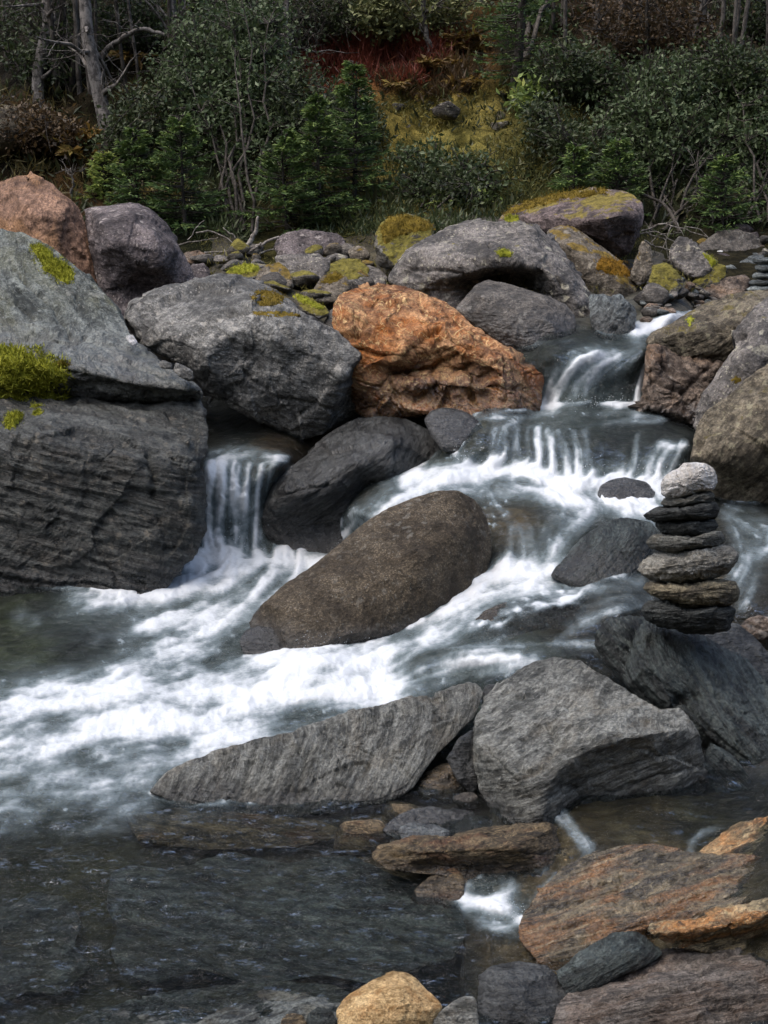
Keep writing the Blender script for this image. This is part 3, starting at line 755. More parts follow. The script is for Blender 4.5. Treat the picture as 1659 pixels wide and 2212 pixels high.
M_RUST = rock_mat('rusty_brown_slab', (.050, .038, .022), (.21, .155, .085), stain=(.16, .060, .025), stain_amt=.6, stain_lo=.56, scale=1.4, aniso=7, strata=.8, wet=.2, vein=.4, bump=1.1)
M_AMBER = rock_mat('amber_layered_slab', (.12, .095, .055), (.42, .335, .195), stain=(.62, .285, .09), stain_amt=.85, stain_lo=.49, scale=1.2, aniso=12, strata=1.0, wet=.28, vein=.35, bump=.9, rough=.38)
M_BOTTOM = rock_mat('grey_brown_slab', (.070, .060, .052), (.205, .180, .155), stain=(.23, .15, .10), stain_amt=.4, scale=1.8, aniso=9, strata=.9, wet=.12, vein=.2, bump=1.1)
M_YELLOW = rock_mat('yellow_tan_stone', (.27, .165, .062), (.50, .36, .185), stain=(.36, .17, .05), stain_amt=.45, scale=2.4, aniso=2.5, strata=.4, rough=.6)
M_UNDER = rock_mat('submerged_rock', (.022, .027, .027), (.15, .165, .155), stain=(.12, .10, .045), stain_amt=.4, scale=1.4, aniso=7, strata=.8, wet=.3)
M_WHITE = rock_mat('white_stone', (.45, .45, .44), (.66, .66, .65), scale=2, aniso=2, strata=.2, rough=.6)
M_QUARTZ = rock_mat('pale_quartz_stone', (.78, .73, .65), (.80, .78, .72), stain=(.42, .34, .24), stain_amt=.45, stain_lo=.57, scale=3, aniso=2, strata=.15, crack=.2, bump=1.4)
M_CAIRNGREY = rock_mat('cairn_grey_stone', (.085, .087, .078), (.25, .252, .225), stain=(.25, .22, .16), stain_amt=.3, scale=3, aniso=8, strata=.85, bump=1.4)
M_CAIRNPALE = rock_mat('cairn_pale_stone', (.16, .155, .135), (.36, .35, .31), stain=(.34, .30, .22), stain_amt=.4, scale=3, aniso=6, strata=.6, bump=1.4)
M_CAIRNDARK = rock_mat('cairn_dark_stone', (.034, .037, .036), (.105, .112, .106), scale=3, aniso=9, strata=.9, bump=1.4)
M_CAIRNTAN = rock_mat('cairn_tan_stone', (.10, .085, .058), (.30, .26, .175), stain=(.09, .08, .065), stain_amt=.7, stain_lo=.48, scale=3, aniso=5, strata=.7, bump=1.3)

# ---- left bank
rock('tan', 'boulder', 'tan angular pointed boulder behind the big grey slab', M_TAN,
     [(-70,400),(0,388),(35,375),(65,366),(80,378),(98,386),(113,394),(125,408),(150,428),(172,447),(182,480),(192,535),(207,612),(195,680),(60,690),(-70,640)],
     d=8.35, wt=130, ridges=[[(67,368,60),(85,450,0),(112,560,-20)],[(140,430,50),(165,520,40)],[(38,470,30),(45,530,20)]], bulge=8, bp=6, lump=.012, med=.012, chips=3, bed=(75,.3), facet=0.70)
rock('purple', 'boulder', 'dark purple grey rounded boulder with pale speckles beside the tan boulder', M_PURPLE,
     [(176,449),(200,443),(235,444),(255,440),(275,438),(300,443),(322,453),(345,477),(370,507),(395,552),(415,590),(420,640),(370,720),(290,740),(235,690),(210,612),(195,552),(180,482)],
     d=8.2, wt=190, ridges=[[(215,480,40),(270,470,40),(330,500,30),(375,540,50)],[(215,540,10),(280,560,0),(340,575,0)],[(230,620,70),(290,640,80),(350,620,80)]], bulge=20, bp=5, chips=2, lump=.03, med=.012, facet=0.60)
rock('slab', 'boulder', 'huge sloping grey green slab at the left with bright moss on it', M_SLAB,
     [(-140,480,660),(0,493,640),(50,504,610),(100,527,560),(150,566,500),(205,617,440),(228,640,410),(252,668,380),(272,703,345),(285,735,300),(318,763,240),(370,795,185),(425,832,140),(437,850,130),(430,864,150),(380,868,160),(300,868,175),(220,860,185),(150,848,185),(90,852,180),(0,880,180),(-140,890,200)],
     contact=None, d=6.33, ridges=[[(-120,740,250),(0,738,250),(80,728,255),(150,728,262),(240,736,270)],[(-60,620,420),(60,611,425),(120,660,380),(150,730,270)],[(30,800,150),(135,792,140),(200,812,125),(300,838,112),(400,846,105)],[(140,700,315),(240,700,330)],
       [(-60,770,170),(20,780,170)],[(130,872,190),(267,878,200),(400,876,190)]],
     bulge=6, bp=8, T=300, lump=.012, med=.008, strata=.010, bed=(17,.5), res=3.6, center=(170,745), facet=0.35, darkfn=lambda V, X: .95 * sstep(640, 790, V[:, 1] - .10 * V[:, 0] + 26 * fbm(X * np.array([3, 3, 7]), 4)), cracks=[([(40,596),(56,611),(95,645),(120,665),(147,726)],11,4),([(-60,742),(0,738),(80,730),(150,730),(240,745),(320,766)],8,5),([(120,792),(200,818),(300,842),(430,852)],16,8),([(150,828),(230,838),(330,856),(420,862)],14,7),([(200,775),(290,790),(360,812)],7,5),([(0,650),(90,690),(140,700)],5,4)])  # surface turns darker and glossier towards the slab's lower edge
rock('slablow', 'boulder', 'dark wet wall of rock below the big slab, dipping into the pool', M_SLABLOW,
     [(-140,840,240),(0,845,230),(50,838,230),(100,832,270),(180,838,270),(260,848,260),(340,850,250),(425,852,220),(438,895,140),(452,930,130),(448,975,100),(436,1000,90),(432,1070,70),(438,1150,60),(428,1195,45),(385,1232,30),(362,1268,20),(310,1300,0),(200,1310,0),(60,1330,0),(-140,1340,0)],
     contact=(250,1278), ridges=[[(-100,960,50),(0,930,50),(100,905,55),(150,925,45),(200,948,38),(300,970,32),(415,998,40)],[(60,868,190),(150,866,195),(260,880,180),(350,895,160),(425,915,140)],[(-60,1080,20),(100,1090,10),(300,1100,10),(410,1090,25)],[(-60,1200,15),(200,1200,0),(350,1200,10)]],
     bulge=10, bp=8, T=260, lump=.012, med=.010, strata=.016, bed=(14,.1), res=3.6, center=(170,1060), wetband=.16, facet=0.55, cracks=[([(320,985),(335,1040),(330,1075)],14,6),([(0,1245),(100,1262),(200,1262),(300,1280)],8,4),([(150,1190),(230,1225),(310,1262)],8,4),([(60,1090),(200,1130),(330,1140)],6,4),([(180,1020),(300,1060),(400,1070)],6,4)])
rock('grey', 'boulder', 'big light grey boulder with a shadowed front, leaning on the slab', M_GREY,
     [(271,690,190),(283,660,210),(322,641,230),(370,622,260),(420,604,290),(470,590,320),(530,599,320),(580,617,290),(625,647,230),(655,679,180),(700,697,150),(740,719,120),(770,742,100),(800,772,80),(826,805,70),(834,845,95),(822,882,110),(775,915,125),(720,935,135),(650,950,140),(600,935,135),(560,910,125),(500,884,115),(440,846,100),(420,818,95),(385,783,100),(325,758,130),(292,733,160),(287,712,175)],
     d=7.08, ridges=[[(445,703,60),(500,678,75),(550,676,80),(600,682,80),(655,684,85),(720,722,60),(790,780,35)],[(445,703,60),(436,750,45),(424,800,50)],[(500,760,62),(600,760,58),(700,780,45)],[(600,800,62),(560,860,85)],[(700,850,72)],[(640,900,105)],[(340,715,125)],[(470,640,190)],[(380,740,85)],[(330,655,205),(440,650,170)]],
     bulge=12, bp=8, T=330, lump=.012, med=.010, chips=4, res=3.6, bed=(20,.4), center=(560,770), cracks=[([(445,703),(500,680),(560,678),(655,684)],7,5),([(445,703),(432,750),(424,795)],5,4),([(600,700),(640,760),(700,780)],6,5),([(520,800),(600,860),(720,880)],7,5)])
rock('orange', 'boulder', 'large rusty orange boulder with cracked knobbly face beside the grey boulder', M_ORANGE,
     [(727,657,140),(735,637,190),(782,617,240),(830,612,260),(880,620,255),(929,642,230),(960,652,215),(984,667,190),(1029,707,150),(1079,745,110),(1129,777,80),(1160,798,60),(1174,813,60),(1172,845,50),(1164,895,25),(1109,900,10),(1029,905,5),(929,900,20),(830,910,40),(770,890,70),(735,770,90),(722,695,120)],
     contact=(1080,884), ridges=[[(745,755,35),(800,765,30),(870,772,20),(910,735,60),(945,715,85),(1000,745,50),(1060,790,25),(1120,830,10)],[(760,660,120),(850,680,130),(930,690,125)],[(840,800,75),(900,800,85),(960,795,90),(1040,815,60)],[(880,830,40),(960,828,35),(1040,836,15)],[(850,850,75),(900,855,60),(980,855,50),(1060,850,35)],[(1060,745,95)],[(820,730,75)]],
     bulge=8, bp=8, T=300, lump=.022, med=.016, chips=5, res=3.4, bed=(28,.3), facet=0.90, wetband=.30, cracks=[([(770,755),(830,772),(870,774),(905,742),(945,718)],14,6),([(945,718),(1000,748),(1050,770)],10,5),([(850,805),(930,795),(985,768)],14,6),([(955,815),(1010,792),(1070,806)],13,6),([(895,865),(950,832),(1000,838),(1030,870)],14,6),([(770,695),(840,722),(880,700)],9,6),([(900,650),(950,690),(1010,700),(1060,748)],8,6),([(1090,770),(1100,820),(1090,870)],7,4),([(780,650),(800,690),(760,735)],6,5),([(1010,810),(1050,835),(1130,840)],9,5)])
rock('lichen', 'boulder', 'tall grey boulder spotted with lichen and split by an overhang, upper middle', M_LICHEN,
     [(842,607,130),(846,587,150),(879,537,190),(919,512,230),(969,492,260),(1024,480,280),(1079,475,280),(1109,467,280),(1134,470,270),(1159,487,250),(1189,522,210),(1224,567,150),(1254,602,110),(1274,637,80),(1286,677,50),(1284,715,30),(1244,745,20),(1150,760,60),(1000,700,100),(900,650,110)],
     d=8.0, ridges=[[(855,600,70),(889,580,55),(950,583,45),(999,588,35),(1060,577,20),(1120,570,10),(1165,574,10),(1195,600,0),(1212,630,10)],[(1010,606,120),(1080,600,130),(1150,598,110),(1190,630,60)],[(890,600,70),(950,606,80),(980,625,100)],[(1150,500,140),(1210,600,10),(1245,690,-10)],[(1000,530,140)]],
     bulge=8, bp=8, T=300, lump=.012, med=.012, chips=3, res=3.6, bed=(25,.2), facet=0.70, cracks=[([(860,605),(889,583),(950,585),(999,590)],9,4),([(1180,560),(1215,620),(1230,690)],7,5)])
rock('brownfront', 'boulder', 'smooth brown grey boulder in front of the lichen boulder, at the water', M_BROWNGREY,
     [(984,667,80),(1004,642,110),(1029,614,140),(1054,605,150),(1099,614,140),(1144,627,130),(1189,634,120),(1207,648,100),(1224,657,100),(1238,675,80),(1244,700,60),(1240,740,30),(1180,765,0),(1120,770,0),(1079,745,20),(1029,710,50)],
     contact=(1154,741), ridges=[[(1040,640,60),(1120,650,50),(1200,665,40)],[(1100,700,0),(1190,705,0)]], bulge=14, bp=5, lump=.02, med=.012, chips=3, T=180, facet=0.35)
rock('purplemoss', 'boulder', 'purplish boulder with a moss cap, highest on the far bank', M_PURPLE2,
     [(1074,480,230),(1085,465,230),(1109,447,240),(1149,432,250),(1199,419,250),(1254,412,240),(1304,407,230),(1344,412,200),(1369,422,160),(1384,440,120),(1388,467,90),(1382,507,70),(1366,542,70),(1344,558,80),(1309,560,90),(1254,540,100),(1189,530,120),(1100,520,150)],
     d=9.0, ridges=[[(1120,465,150),(1200,460,80),(1262,475,20),(1300,470,0),(1340,460,20),(1370,470,40)],[(1262,475,20),(1310,520,40)],[(1200,500,70)]], bulge=16, bp=5, lump=.022, med=.012, chips=3, T=200, facet=0.60)
rock('tanmoss', 'boulder', 'tan boulder with orange moss, under the purplish mossy boulder', M_MOSSY,
     [(1184,505,120),(1190,495,130),(1209,487,140),(1239,492,140),(1279,517,120),(1319,547,90),(1349,572,70),(1369,597,50),(1392,607,60),(1396,625,40),(1379,640,20),(1354,665,0),(1319,660,0),(1274,650,0),(1229,600,30)],
     d=8.65, wt=140, ridges=[[(1230,530,50),(1300,575,20),(1350,610,10)]], bulge=22, bp=4, lump=.02, med=.014, chips=2, T=160, facet=0.60)
rock('blue', 'boulder', 'small blue grey angular slate rock standing at the water edge', M_BLUE,
     [(1272,636,60),(1300,637,60),(1309,640,50),(1322,644,70),(1339,633,60),(1352,648,50),(1364,657,30),(1373,677,20),(1370,707,10),(1366,738,0),(1329,738,0),(1285,732,10),(1275,690,30)],
     contact=(1330,724), ridges=[[(1290,680,20),(1315,650,20)],[(1318,690,0),(1345,655,10)]], bulge=6, bp=6, lump=.03, med=.03, strata=.02, an=4, chips=5, T=90, bed=(-55,.3))
# ---- right bank
rock('k1', 'boulder', 'weathered brown boulder on the right bank above the cracked block', M_BROWNMOSS,
     [(1399,736,40),(1410,728,60),(1421,720,80),(1453,702,120),(1484,675,170),(1520,653,210),(1563,635,250),(1597,628,260),(1659,626,260),(1760,640,240),(1760,800,100),(1650,800,60),(1574,790,40),(1530,790,30),(1462,775,20),(1425,760,20)],
     d=7.32, ridges=[[(1440,730,20),(1500,705,40),(1560,690,60),(1640,680,80)],[(1480,750,10),(1530,745,10),(1580,715,30)],[(1520,680,100),(1600,655,160)]], bulge=14, bp=5, lump=.022, med=.018, strata=.01, bed=(-28,.3), chips=2, T=200, facet=0.80)
rock('k2', 'boulder', 'brown cracked block at the water on the right of the upper fall', M_BROWNLAY,
     [(1397,742,80),(1426,742,90),(1462,758,100),(1498,745,130),(1530,755,140),(1555,740,170),(1575,727,190),(1612,728,190),(1640,760,170),(1600,830,100),(1560,900,40),(1510,935,10),(1471,930,0),(1440,922,0),(1401,912,0),(1374,900,0),(1377,867,20),(1390,833,40),(1395,788,60)],
     contact=(1420,898), ridges=[[(1402,748,40),(1402,820,10),(1392,880,-5)],[(1440,780,60),(1420,820,25),(1475,815,50)],[(1490,780,70),(1540,790,60)],[(1395,845,5),(1440,835,20),(1465,840,30)],[(1465,880,20),(1500,840,50),(1530,800,60)]], bulge=6, bp=8, lump=.02, med=.02, chips=6, T=180, bed=(30,.3), wetband=.05, facet=0.90, cracks=[([(1405,762),(1440,800),(1478,828)],9,5),([(1495,765),(1520,800)],8,5),([(1405,825),(1440,838),(1478,846),(1482,895)],10,5),([(1478,846),(1535,790),(1560,750)],9,5),([(1404,750),(1404,830),(1396,890)],8,5)])
rock('k3', 'boulder', 'long pale grey lichened slab leaning down the right bank', M_LICHEN,
     [(1760,640,260),(1659,646,230),(1637,660,215),(1615,684,190),(1590,706,170),(1582,722,150),(1604,730,150),(1618,730,150),(1600,744,130),(1586,756,120),(1552,800,90),(1538,825,75),(1518,846,60),(1500,889,30),(1491,925,10),(1505,945,0),(1560,930,0),(1619,880,20),(1700,830,60),(1760,800,80)],
     d=6.75, ridges=[[(1640,700,120),(1580,790,50),(1520,880,5)],[(1660,760,70),(1570,860,10)]], bulge=10, bp=6, lump=.016, med=.014, chips=2, T=150, bed=(-52,.3), strata=.006, center=(1600,800), facet=0.60)
rock('k4', 'boulder', 'brown tilted boulder with dark undercut front at the right edge', M_BROWNMOSS,
     [(1780,730,200),(1659,784,170),(1628,806,150),(1597,833,130),(1570,860,110),(1529,884,80),(1511,905,65),(1501,936,50),(1494,968,40),(1488,995,40),(1510,1030,70),(1545,1075,90),(1590,1120,90),(1660,1140,90),(1780,1140,90)],
     d=6.3, ridges=[[(1494,985,20),(1530,998,0),(1580,990,-10),(1640,960,-20),(1720,920,-20)],[(1560,940,25),(1640,870,60)],[(1560,1040,40),(1640,1040,40),(1720,1030,40)],[(1540,925,45)]], bulge=10, bp=6, lump=.016, med=.012, chips=2, T=200, bed=(-48,.3), strata=.006, wetband=.1, facet=0.50)
# ---- middle of the stream
rock('dark', 'boulder', 'black wet angular boulder between the two falls', M_WETDARK,
     [(558,1172,30),(563,1110,50),(572,1066,60),(590,1040,80),(640,1000,120),(700,946,170),(735,920,190),(770,902,205),(820,896,205),(880,904,200),(930,930,180),(962,957,150),(970,985,120),(932,1012,110),(880,1035,90),(850,1060,80),(810,1105,60),(775,1160,40),(755,1210,20),(640,1225,20),(575,1215,20)],
     contact=(640,1190), ridges=[[(577,1072,12),(600,1062,8),(640,1057,0),(700,1050,-5),(760,1005,0),(810,970,30),(850,945,45),(868,960,50),(862,1000,40),(845,1040,40)],[(640,1020,80),(760,950,110),(850,915,140)],[(600,1120,40),(640,1110,35),(720,1100,40),(790,1050,55)],[(620,1160,60),(720,1150,65)],[(900,960,100)]],
     bulge=6, bp=8, lump=.012, med=.010, strata=.006, chips=3, T=260, bed=(-38,.3), wetband=.2, res=3.6, facet=0.40, cracks=[([(575,1075),(640,1060),(700,1052),(760,1005)],7,4),([(660,1080),(710,1050)],8,4),([(850,935),(866,965),(850,1030)],7,5)])
rock('darksmall', 'boulder', 'small smooth black rock at the left of the middle fall', M_WETDARK,
     [(915,908,40),(930,888,60),(952,880,70),(980,882,70),(1012,892,60),(1037,912,50),(1045,930,30),(1030,960,10),(1000,985,0),(955,975,0),(930,940,20)],
     contact=(1000,958), bulge=24, bp=3, lump=.02, med=.01, chips=2, T=90, wetband=.2, facet=0.20)
rock('brown', 'boulder', 'brown rounded boulder lying in the white water, centre of the stream', M_BROWN,
     [(534,1345,60),(560,1311,80),(620,1261,110),(680,1221,140),(740,1171,180),(800,1121,220),(850,1094,245),(900,1073,260),(950,1061,265),(990,1061,260),(1025,1080,285),(1048,1110,290),(1058,1145,280),(1062,1190,260),(1052,1245,240),(1005,1300,170),(940,1335,115),(890,1362,75),(840,1395,45),(790,1420,15),(720,1440,-10),(650,1425,0),(590,1395,20),(545,1372,40)],
     contact=(720,1404), ridges=[[(590,1310,60),(700,1235,115),(800,1160,175),(900,1105,225)],[(640,1350,20),(760,1300,50),(900,1200,125),(1000,1150,200)]], bulge=34, bp=4, lump=.012, med=.008, chips=2, T=260, wetband=.12, res=3.4, bed=(-30,.3), facet=0.12)
rock('washed', 'boulder', 'reddish brown flat rock washed over by the current, left of the cairn', M_BROWN,
     [(1013,1362,40),(1024,1338,70),(1050,1318,100),(1100,1298,130),(1170,1283,150),(1260,1278,160),(1330,1300,150),(1350,1360,80),(1280,1410,30),(1150,1420,0),(1060,1410,0),(1025,1390,10)],
     contact=(1060,1368), ridges=[[(1060,1340,40),(1150,1320,60),(1260,1320,70)]], bulge=18, bp=4, lump=.02, med=.012, T=120, wetband=.3, push=.035, facet=0.15)
rock('slate', 'boulder', 'grey green leaning slab in the rapids behind the cairn', M_DGREEN,
     [(1187,1248,30),(1200,1228,50),(1224,1200,80),(1255,1165,110),(1279,1145,130),(1319,1124,150),(1354,1117,160),(1404,1129,150),(1418,1146,130),(1410,1180,90),(1399,1200,70),(1379,1230,40),(1335,1270,10),(1290,1275,0),(1230,1275,0)],
     contact=(1290,1254), ridges=[[(1370,1150,70),(1330,1210,30),(1300,1245,10)],[(1260,1190,60),(1310,1150,90)]], bulge=8, bp=6, lump=.016, med=.014, strata=.012, chips=3, T=130, bed=(-42,.3), wetband=.12, facet=0.40)
rock('round', 'boulder', 'small dark round rock with a trickle over it, left of the cairn top', M_WETDARK,
     [(1288,1075,20),(1296,1050,40),(1320,1036,50),(1350,1031,55),(1395,1040,50),(1425,1070,30),(1430,1110,0),(1380,1120,0),(1320,1115,0)],
     contact=(1330,1098), bulge=22, bp=3, lump=.02, med=.01, T=80, wetband=.3, facet=0.15, push=.05)
rock('edge', 'boulder', 'small wet rock at the lower left tip of the brown boulder', M_WETDARK,
     [(516,1385,20),(530,1362,40),(560,1352,50),(595,1358,50),(630,1385,40),(645,1415,20),(620,1440,0),(560,1435,0),(525,1410,10)],
     contact=(560,1425), bulge=14, bp=3, lump=.03, med=.02, T=60, wetband=.3, push=.035, facet=0.40)
# ---- near right
rock('cairnbase', 'boulder', 'dark green slanting slab that carries the tall cairn', M_DGREEN,
     [(1284,1372,90),(1300,1350,110),(1319,1336,130),(1359,1331,150),(1389,1336,165),(1440,1350,180),(1490,1362,185),(1540,1384,180),(1609,1424,170),(1665,1478,150),(1800,1560,120),(1800,1800,0),(1700,1745,0),(1620,1680,10),(1560,1640,25),(1500,1600,40),(1440,1560,55),(1380,1510,65),(1330,1455,75),(1295,1405,85)],
     d=4.68, ridges=[[(1300,1385,60),(1350,1420,25),(1420,1490,5),(1480,1550,-10),(1560,1625,-25),(1660,1710,-30)],[(1400,1400,80),(1480,1420,80),(1560,1480,60),(1650,1560,40)],[(1440,1520,10),(1470,1512,20),(1490,1500,26)],[(1420,1375,125),(1500,1395,120)]],
     bulge=6, bp=8, lump=.010, med=.010, strata=.014, chips=2, T=240, bed=(46,.3), res=3.6, an=9, facet=0.40, cracks=[([(1320,1352),(1420,1462),(1560,1600),(1640,1672)],8,4),([(1400,1380),(1500,1450),(1580,1545)],6,4),([(1480,1368),(1600,1480),(1665,1560)],7,4),([(1450,1535),(1470,1508),(1505,1500)],12,5)])
rock('cairnback', 'boulder', 'dark smooth rock wedged behind the slab, right of the cairn foot', M_WETDARK,
     [(1500,1370,60),(1550,1350,80),(1590,1345,90),(1630,1375,80),(1650,1400,60),(1690,1440,40),(1690,1520,0),(1600,1480,0)], d=5.0, bulge=16, bp=4, T=90, facet=0.30)
rock('big', 'boulder', 'big grey foreground boulder with a pale top and dark split face', M_SCHIST,
     [(1022,1592,190),(1030,1552,230),(1050,1512,280),(1080,1482,320),(1119,1448,370),(1159,1427,410),(1199,1420,430),(1254,1428,420),(1290,1452,390),(1329,1474,350),(1379,1508,290),(1429,1533,240),(1460,1531,230),(1470,1529,225),(1484,1552,200),(1509,1582,160),(1520,1612,130),(1528,1662,150),(1516,1722,160),(1460,1765,165),(1380,1800,165),(1280,1815,150),(1215,1790,60),(1180,1815,30),(1120,1815,20),(1080,1800,50),(1062,1752,80),(1038,1707,120),(1022,1652,160)],
     contact=(1130,1783), ridges=[[(1120,1705,15),(1145,1722,5),(1166,1728,-8),(1182,1700,0),(1209,1662,10),(1249,1632,20),(1329,1600,30),(1404,1589,45),(1469,1597,65),(1512,1606,100)],
       [(1026,1600,150),(1045,1635,95),(1069,1662,60),(1110,1700,15)],[(1166,1728,-8),(1164,1760,-10),(1150,1795,0)],[(1200,1550,170),(1290,1520,220)],[(1100,1560,180)],[(1340,1560,120),(1430,1560,150)],[(1230,1690,75),(1350,1650,95),(1480,1640,125)],[(1250,1745,115),(1400,1710,135)],[(1215,1685,40),(1260,1645,45),(1335,1612,55),(1405,1602,70)],[(1080,1720,45),(1120,1760,20)],[(1185,1640,60),(1205,1610,90),(1190,1580,130)]],
     bulge=5, bp=10, T=320, lump=.012, med=.011, strata=.009, chips=2, bed=(-22,.25), res=3.2, center=(1240,1630), wetband=.05, an=8, facet=0.35, cracks=[([(1240,1768),(1330,1706),(1420,1676),(1518,1652)],8,4),([(1200,1720),(1300,1672),(1400,1640)],6,4),([(1300,1760),(1400,1728),(1500,1700)],6,4),([(1185,1650),(1202,1610),(1188,1570),(1230,1530)],7,6),([(1118,1662),(1150,1668),(1185,1662)],10,5),([(1330,1570),(1400,1565),(1460,1572)],6,4),([(1050,1610),(1080,1650),(1120,1690)],7,4)])
rock('long', 'boulder', 'long low grey rock sloping into the pool left of the big boulder', M_SCHIST,
     [(325,1710,20),(345,1688,40),(365,1665,60),(450,1628,105),(550,1597,145),(630,1582,165),(700,1556,195),(765,1538,215),(829,1521,235),(929,1501,255),(994,1482,270),(1030,1475,270),(1045,1496,230),(1036,1527,180),(1024,1552,150),(980,1597,100),(944,1627,70),(914,1668,35),(889,1705,5),(829,1735,-10),(750,1745,-10),(640,1765,-15),(550,1765,-10),(440,1750,0),(380,1735,10)],
     contact=(640,1731), ridges=[[(400,1670,50),(500,1635,85),(600,1608,115),(700,1580,145),(829,1548,180),(940,1530,190),(1020,1505,210)],[(560,1690,25),(760,1640,70),(900,1590,105)],[(700,1700,15),(860,1650,50)]], bulge=10, bp=6, T=200, lump=.010, med=.011, strata=.012, bed=(-56,.25), res=3.4, center=(720,1630), wetband=.05, facet=0.40, cracks=[([(560,1600),(540,1660),(520,1720)],6,5),([(700,1570),(660,1640),(640,1725)],8,6),([(850,1560),(800,1640),(760,1700)],6,5),([(930,1560),(985,1545)],8,4),([(430,1640),(700,1580),(900,1535)],5,5)])
rock('wedge', 'boulder', 'small dark wedge stone in the gap behind the long low rock', M_WETDARK, [(1040,1500,30),(1049,1480,40),(1070,1477,40),(1080,1492,30),(1065,1540,0),(1045,1560,0)], d=4.75, bulge=8, T=40, cat='rock')
rock('gap1', 'rock', 'brown wet rock in the gap left of the big boulder', M_RUST,
     [(899,1712,0),(906,1690,25),(920,1670,50),(954,1650,80),(994,1648,80),(1010,1668,60),(1030,1700,30),(1030,1730,0),(960,1735,-10),(910,1725,-10)], contact=(930,1704), ridges=[[(925,1690,10),(960,1668,30),(1000,1670,40)]], bulge=8, bp=5, lump=.04, med=.03, chips=4, T=70, cat='rock')
rock('gap2', 'rock', 'flat dark arched stone awash in front of the gap', M_WETDARK,
     [(826,1795,0),(850,1768,30),(880,1752,50),(929,1743,65),(1004,1755,60),(1050,1768,50),(1085,1785,35),(1060,1805,10),(960,1812,0),(860,1815,-10)], contact=(860,1800), bulge=8, bp=4, strata=.02, lump=.02, med=.02, T=60, cat='rock', bed=(8,.2), wetband=.05)
rock('gap3', 'rock', 'small blue grey flat stone lying behind the rusty slab', M_BLUE,
     [(860,1797,10),(864,1785,20),(894,1776,35),(944,1781,35),(974,1797,20),(960,1815,0),(905,1822,-5),(870,1816,-5)], contact=(900,1817), bulge=10, bp=3, lump=.03, med=.015, T=40, cat='rock', bed=(4,.2), push=-.04)
rock('gap4', 'rock', 'dark rock under the left flank of the big boulder', M_WETDARK, [(985,1600,20),(1020,1575,40),(1040,1620,40),(1045,1690,20),(1020,1720,0),(985,1680,0),(965,1640,10)], d=4.35, bulge=12, chips=3, lump=.04, T=60, cat='rock')
rock('rust', 'rock', 'flat rust brown slab in front of the big boulder', M_RUST,
     [(806,1850,20),(820,1832,35),(879,1817,60),(954,1809,80),(1029,1792,110),(1079,1785,125),(1179,1790,125),(1202,1797,115),(1215,1825,80),(1240,1862,40),(1212,1892,20),(1160,1920,0),(1029,1915,0),(954,1890,0),(889,1885,0),(829,1872,10)],
     contact=(1060,1892), ridges=[[(830,1848,5),(880,1845,0),(954,1838,0),(1040,1833,5),(1110,1828,0),(1200,1838,20)],[(900,1868,25),(1040,1870,35),(1160,1880,30)],[(960,1822,45),(1100,1805,75)],[(1010,1850,10),(1100,1842,5),(1180,1855,20)]], bulge=4, bp=8, strata=.02, lump=.015, med=.016, chips=3, T=130, cat='rock', bed=(-7,.15), res=3, wetband=.06, an=6, facet=0.60, cracks=[([(850,1850),(960,1842),(1040,1838),(1200,1845)],6,4),([(950,1815),(965,1838),(955,1860)],5,4)])
rock('brownstone', 'rock', 'small brown stone poking out of the little cascade', M_RUST,
     [(878,1950,0),(884,1930,20),(929,1893,50),(945,1877,65),(959,1871,70),(994,1875,65),(1004,1902,40),(1002,1935,10),(980,1965,0),(920,1970,-5)], contact=(960,1940), bulge=10, bp=4, lump=.03, med=.02, chips=3, T=60, cat='rock', wetband=.04)
rock('amberback', 'rock', 'brown striped ledge at the right edge behind the amber slab', M_AMBER,
     [(1465,1925,10),(1475,1895,40),(1489,1857,90),(1529,1822,150),(1579,1792,200),(1659,1765,240),(1790,1730,280),(1790,1960,20),(1659,1950,0),(1560,1945,0)], d=3.78, ridges=[[(1500,1880,40),(1580,1840,95),(1680,1800,150)]], bulge=4, bp=10, strata=.024, lump=.014, med=.012, smooth=0, T=130, cat='rock', bed=(-20,.2), an=8, facet=0.50)
rock('amber', 'boulder', 'wide amber brown striped slab sloping into the little cascade', M_AMBER,
     [(1118,2010,60),(1126,1990,90),(1149,1945,150),(1180,1912,192),(1218,1878,238),(1272,1847,285),(1340,1828,312),(1420,1823,320),(1490,1840,296),(1560,1850,282),(1659,1850,280),(1790,1840,290),(1790,2080,-10),(1659,2090,-40),(1579,2090,-40),(1449,2110,-30),(1300,2140,-30),(1220,2120,-10),(1160,2075,10),(1130,2040,30)],
     contact=(1140,1990), push=-.07, ridges=[[(1180,1990,90),(1300,1950,140),(1450,1930,160),(1650,1915,170)],[(1220,2040,40),(1380,2000,70),(1560,1975,90),(1700,1960,100)],[(1400,2000,55),(1480,1992,58),(1530,1984,62),(1659,1945,110)],[(1400,2012,85),(1480,2012,90),(1600,1990,110)]],
     bulge=3, bp=10, strata=.018, lump=.010, med=.010, smooth=0, T=160, bed=(-13,.2), res=3.2, an=10, center=(1420,1985), facet=0.12, cracks=[([(1180,1965),(1330,1925),(1480,1905)],8,4),([(1200,2005),(1400,1958),(1659,1925)],9,4),([(1230,1930),(1330,1905)],5,4),([(1340,1900),(1330,1960)],6,5),([(1240,2035),(1400,1995),(1600,1965)],8,4)])
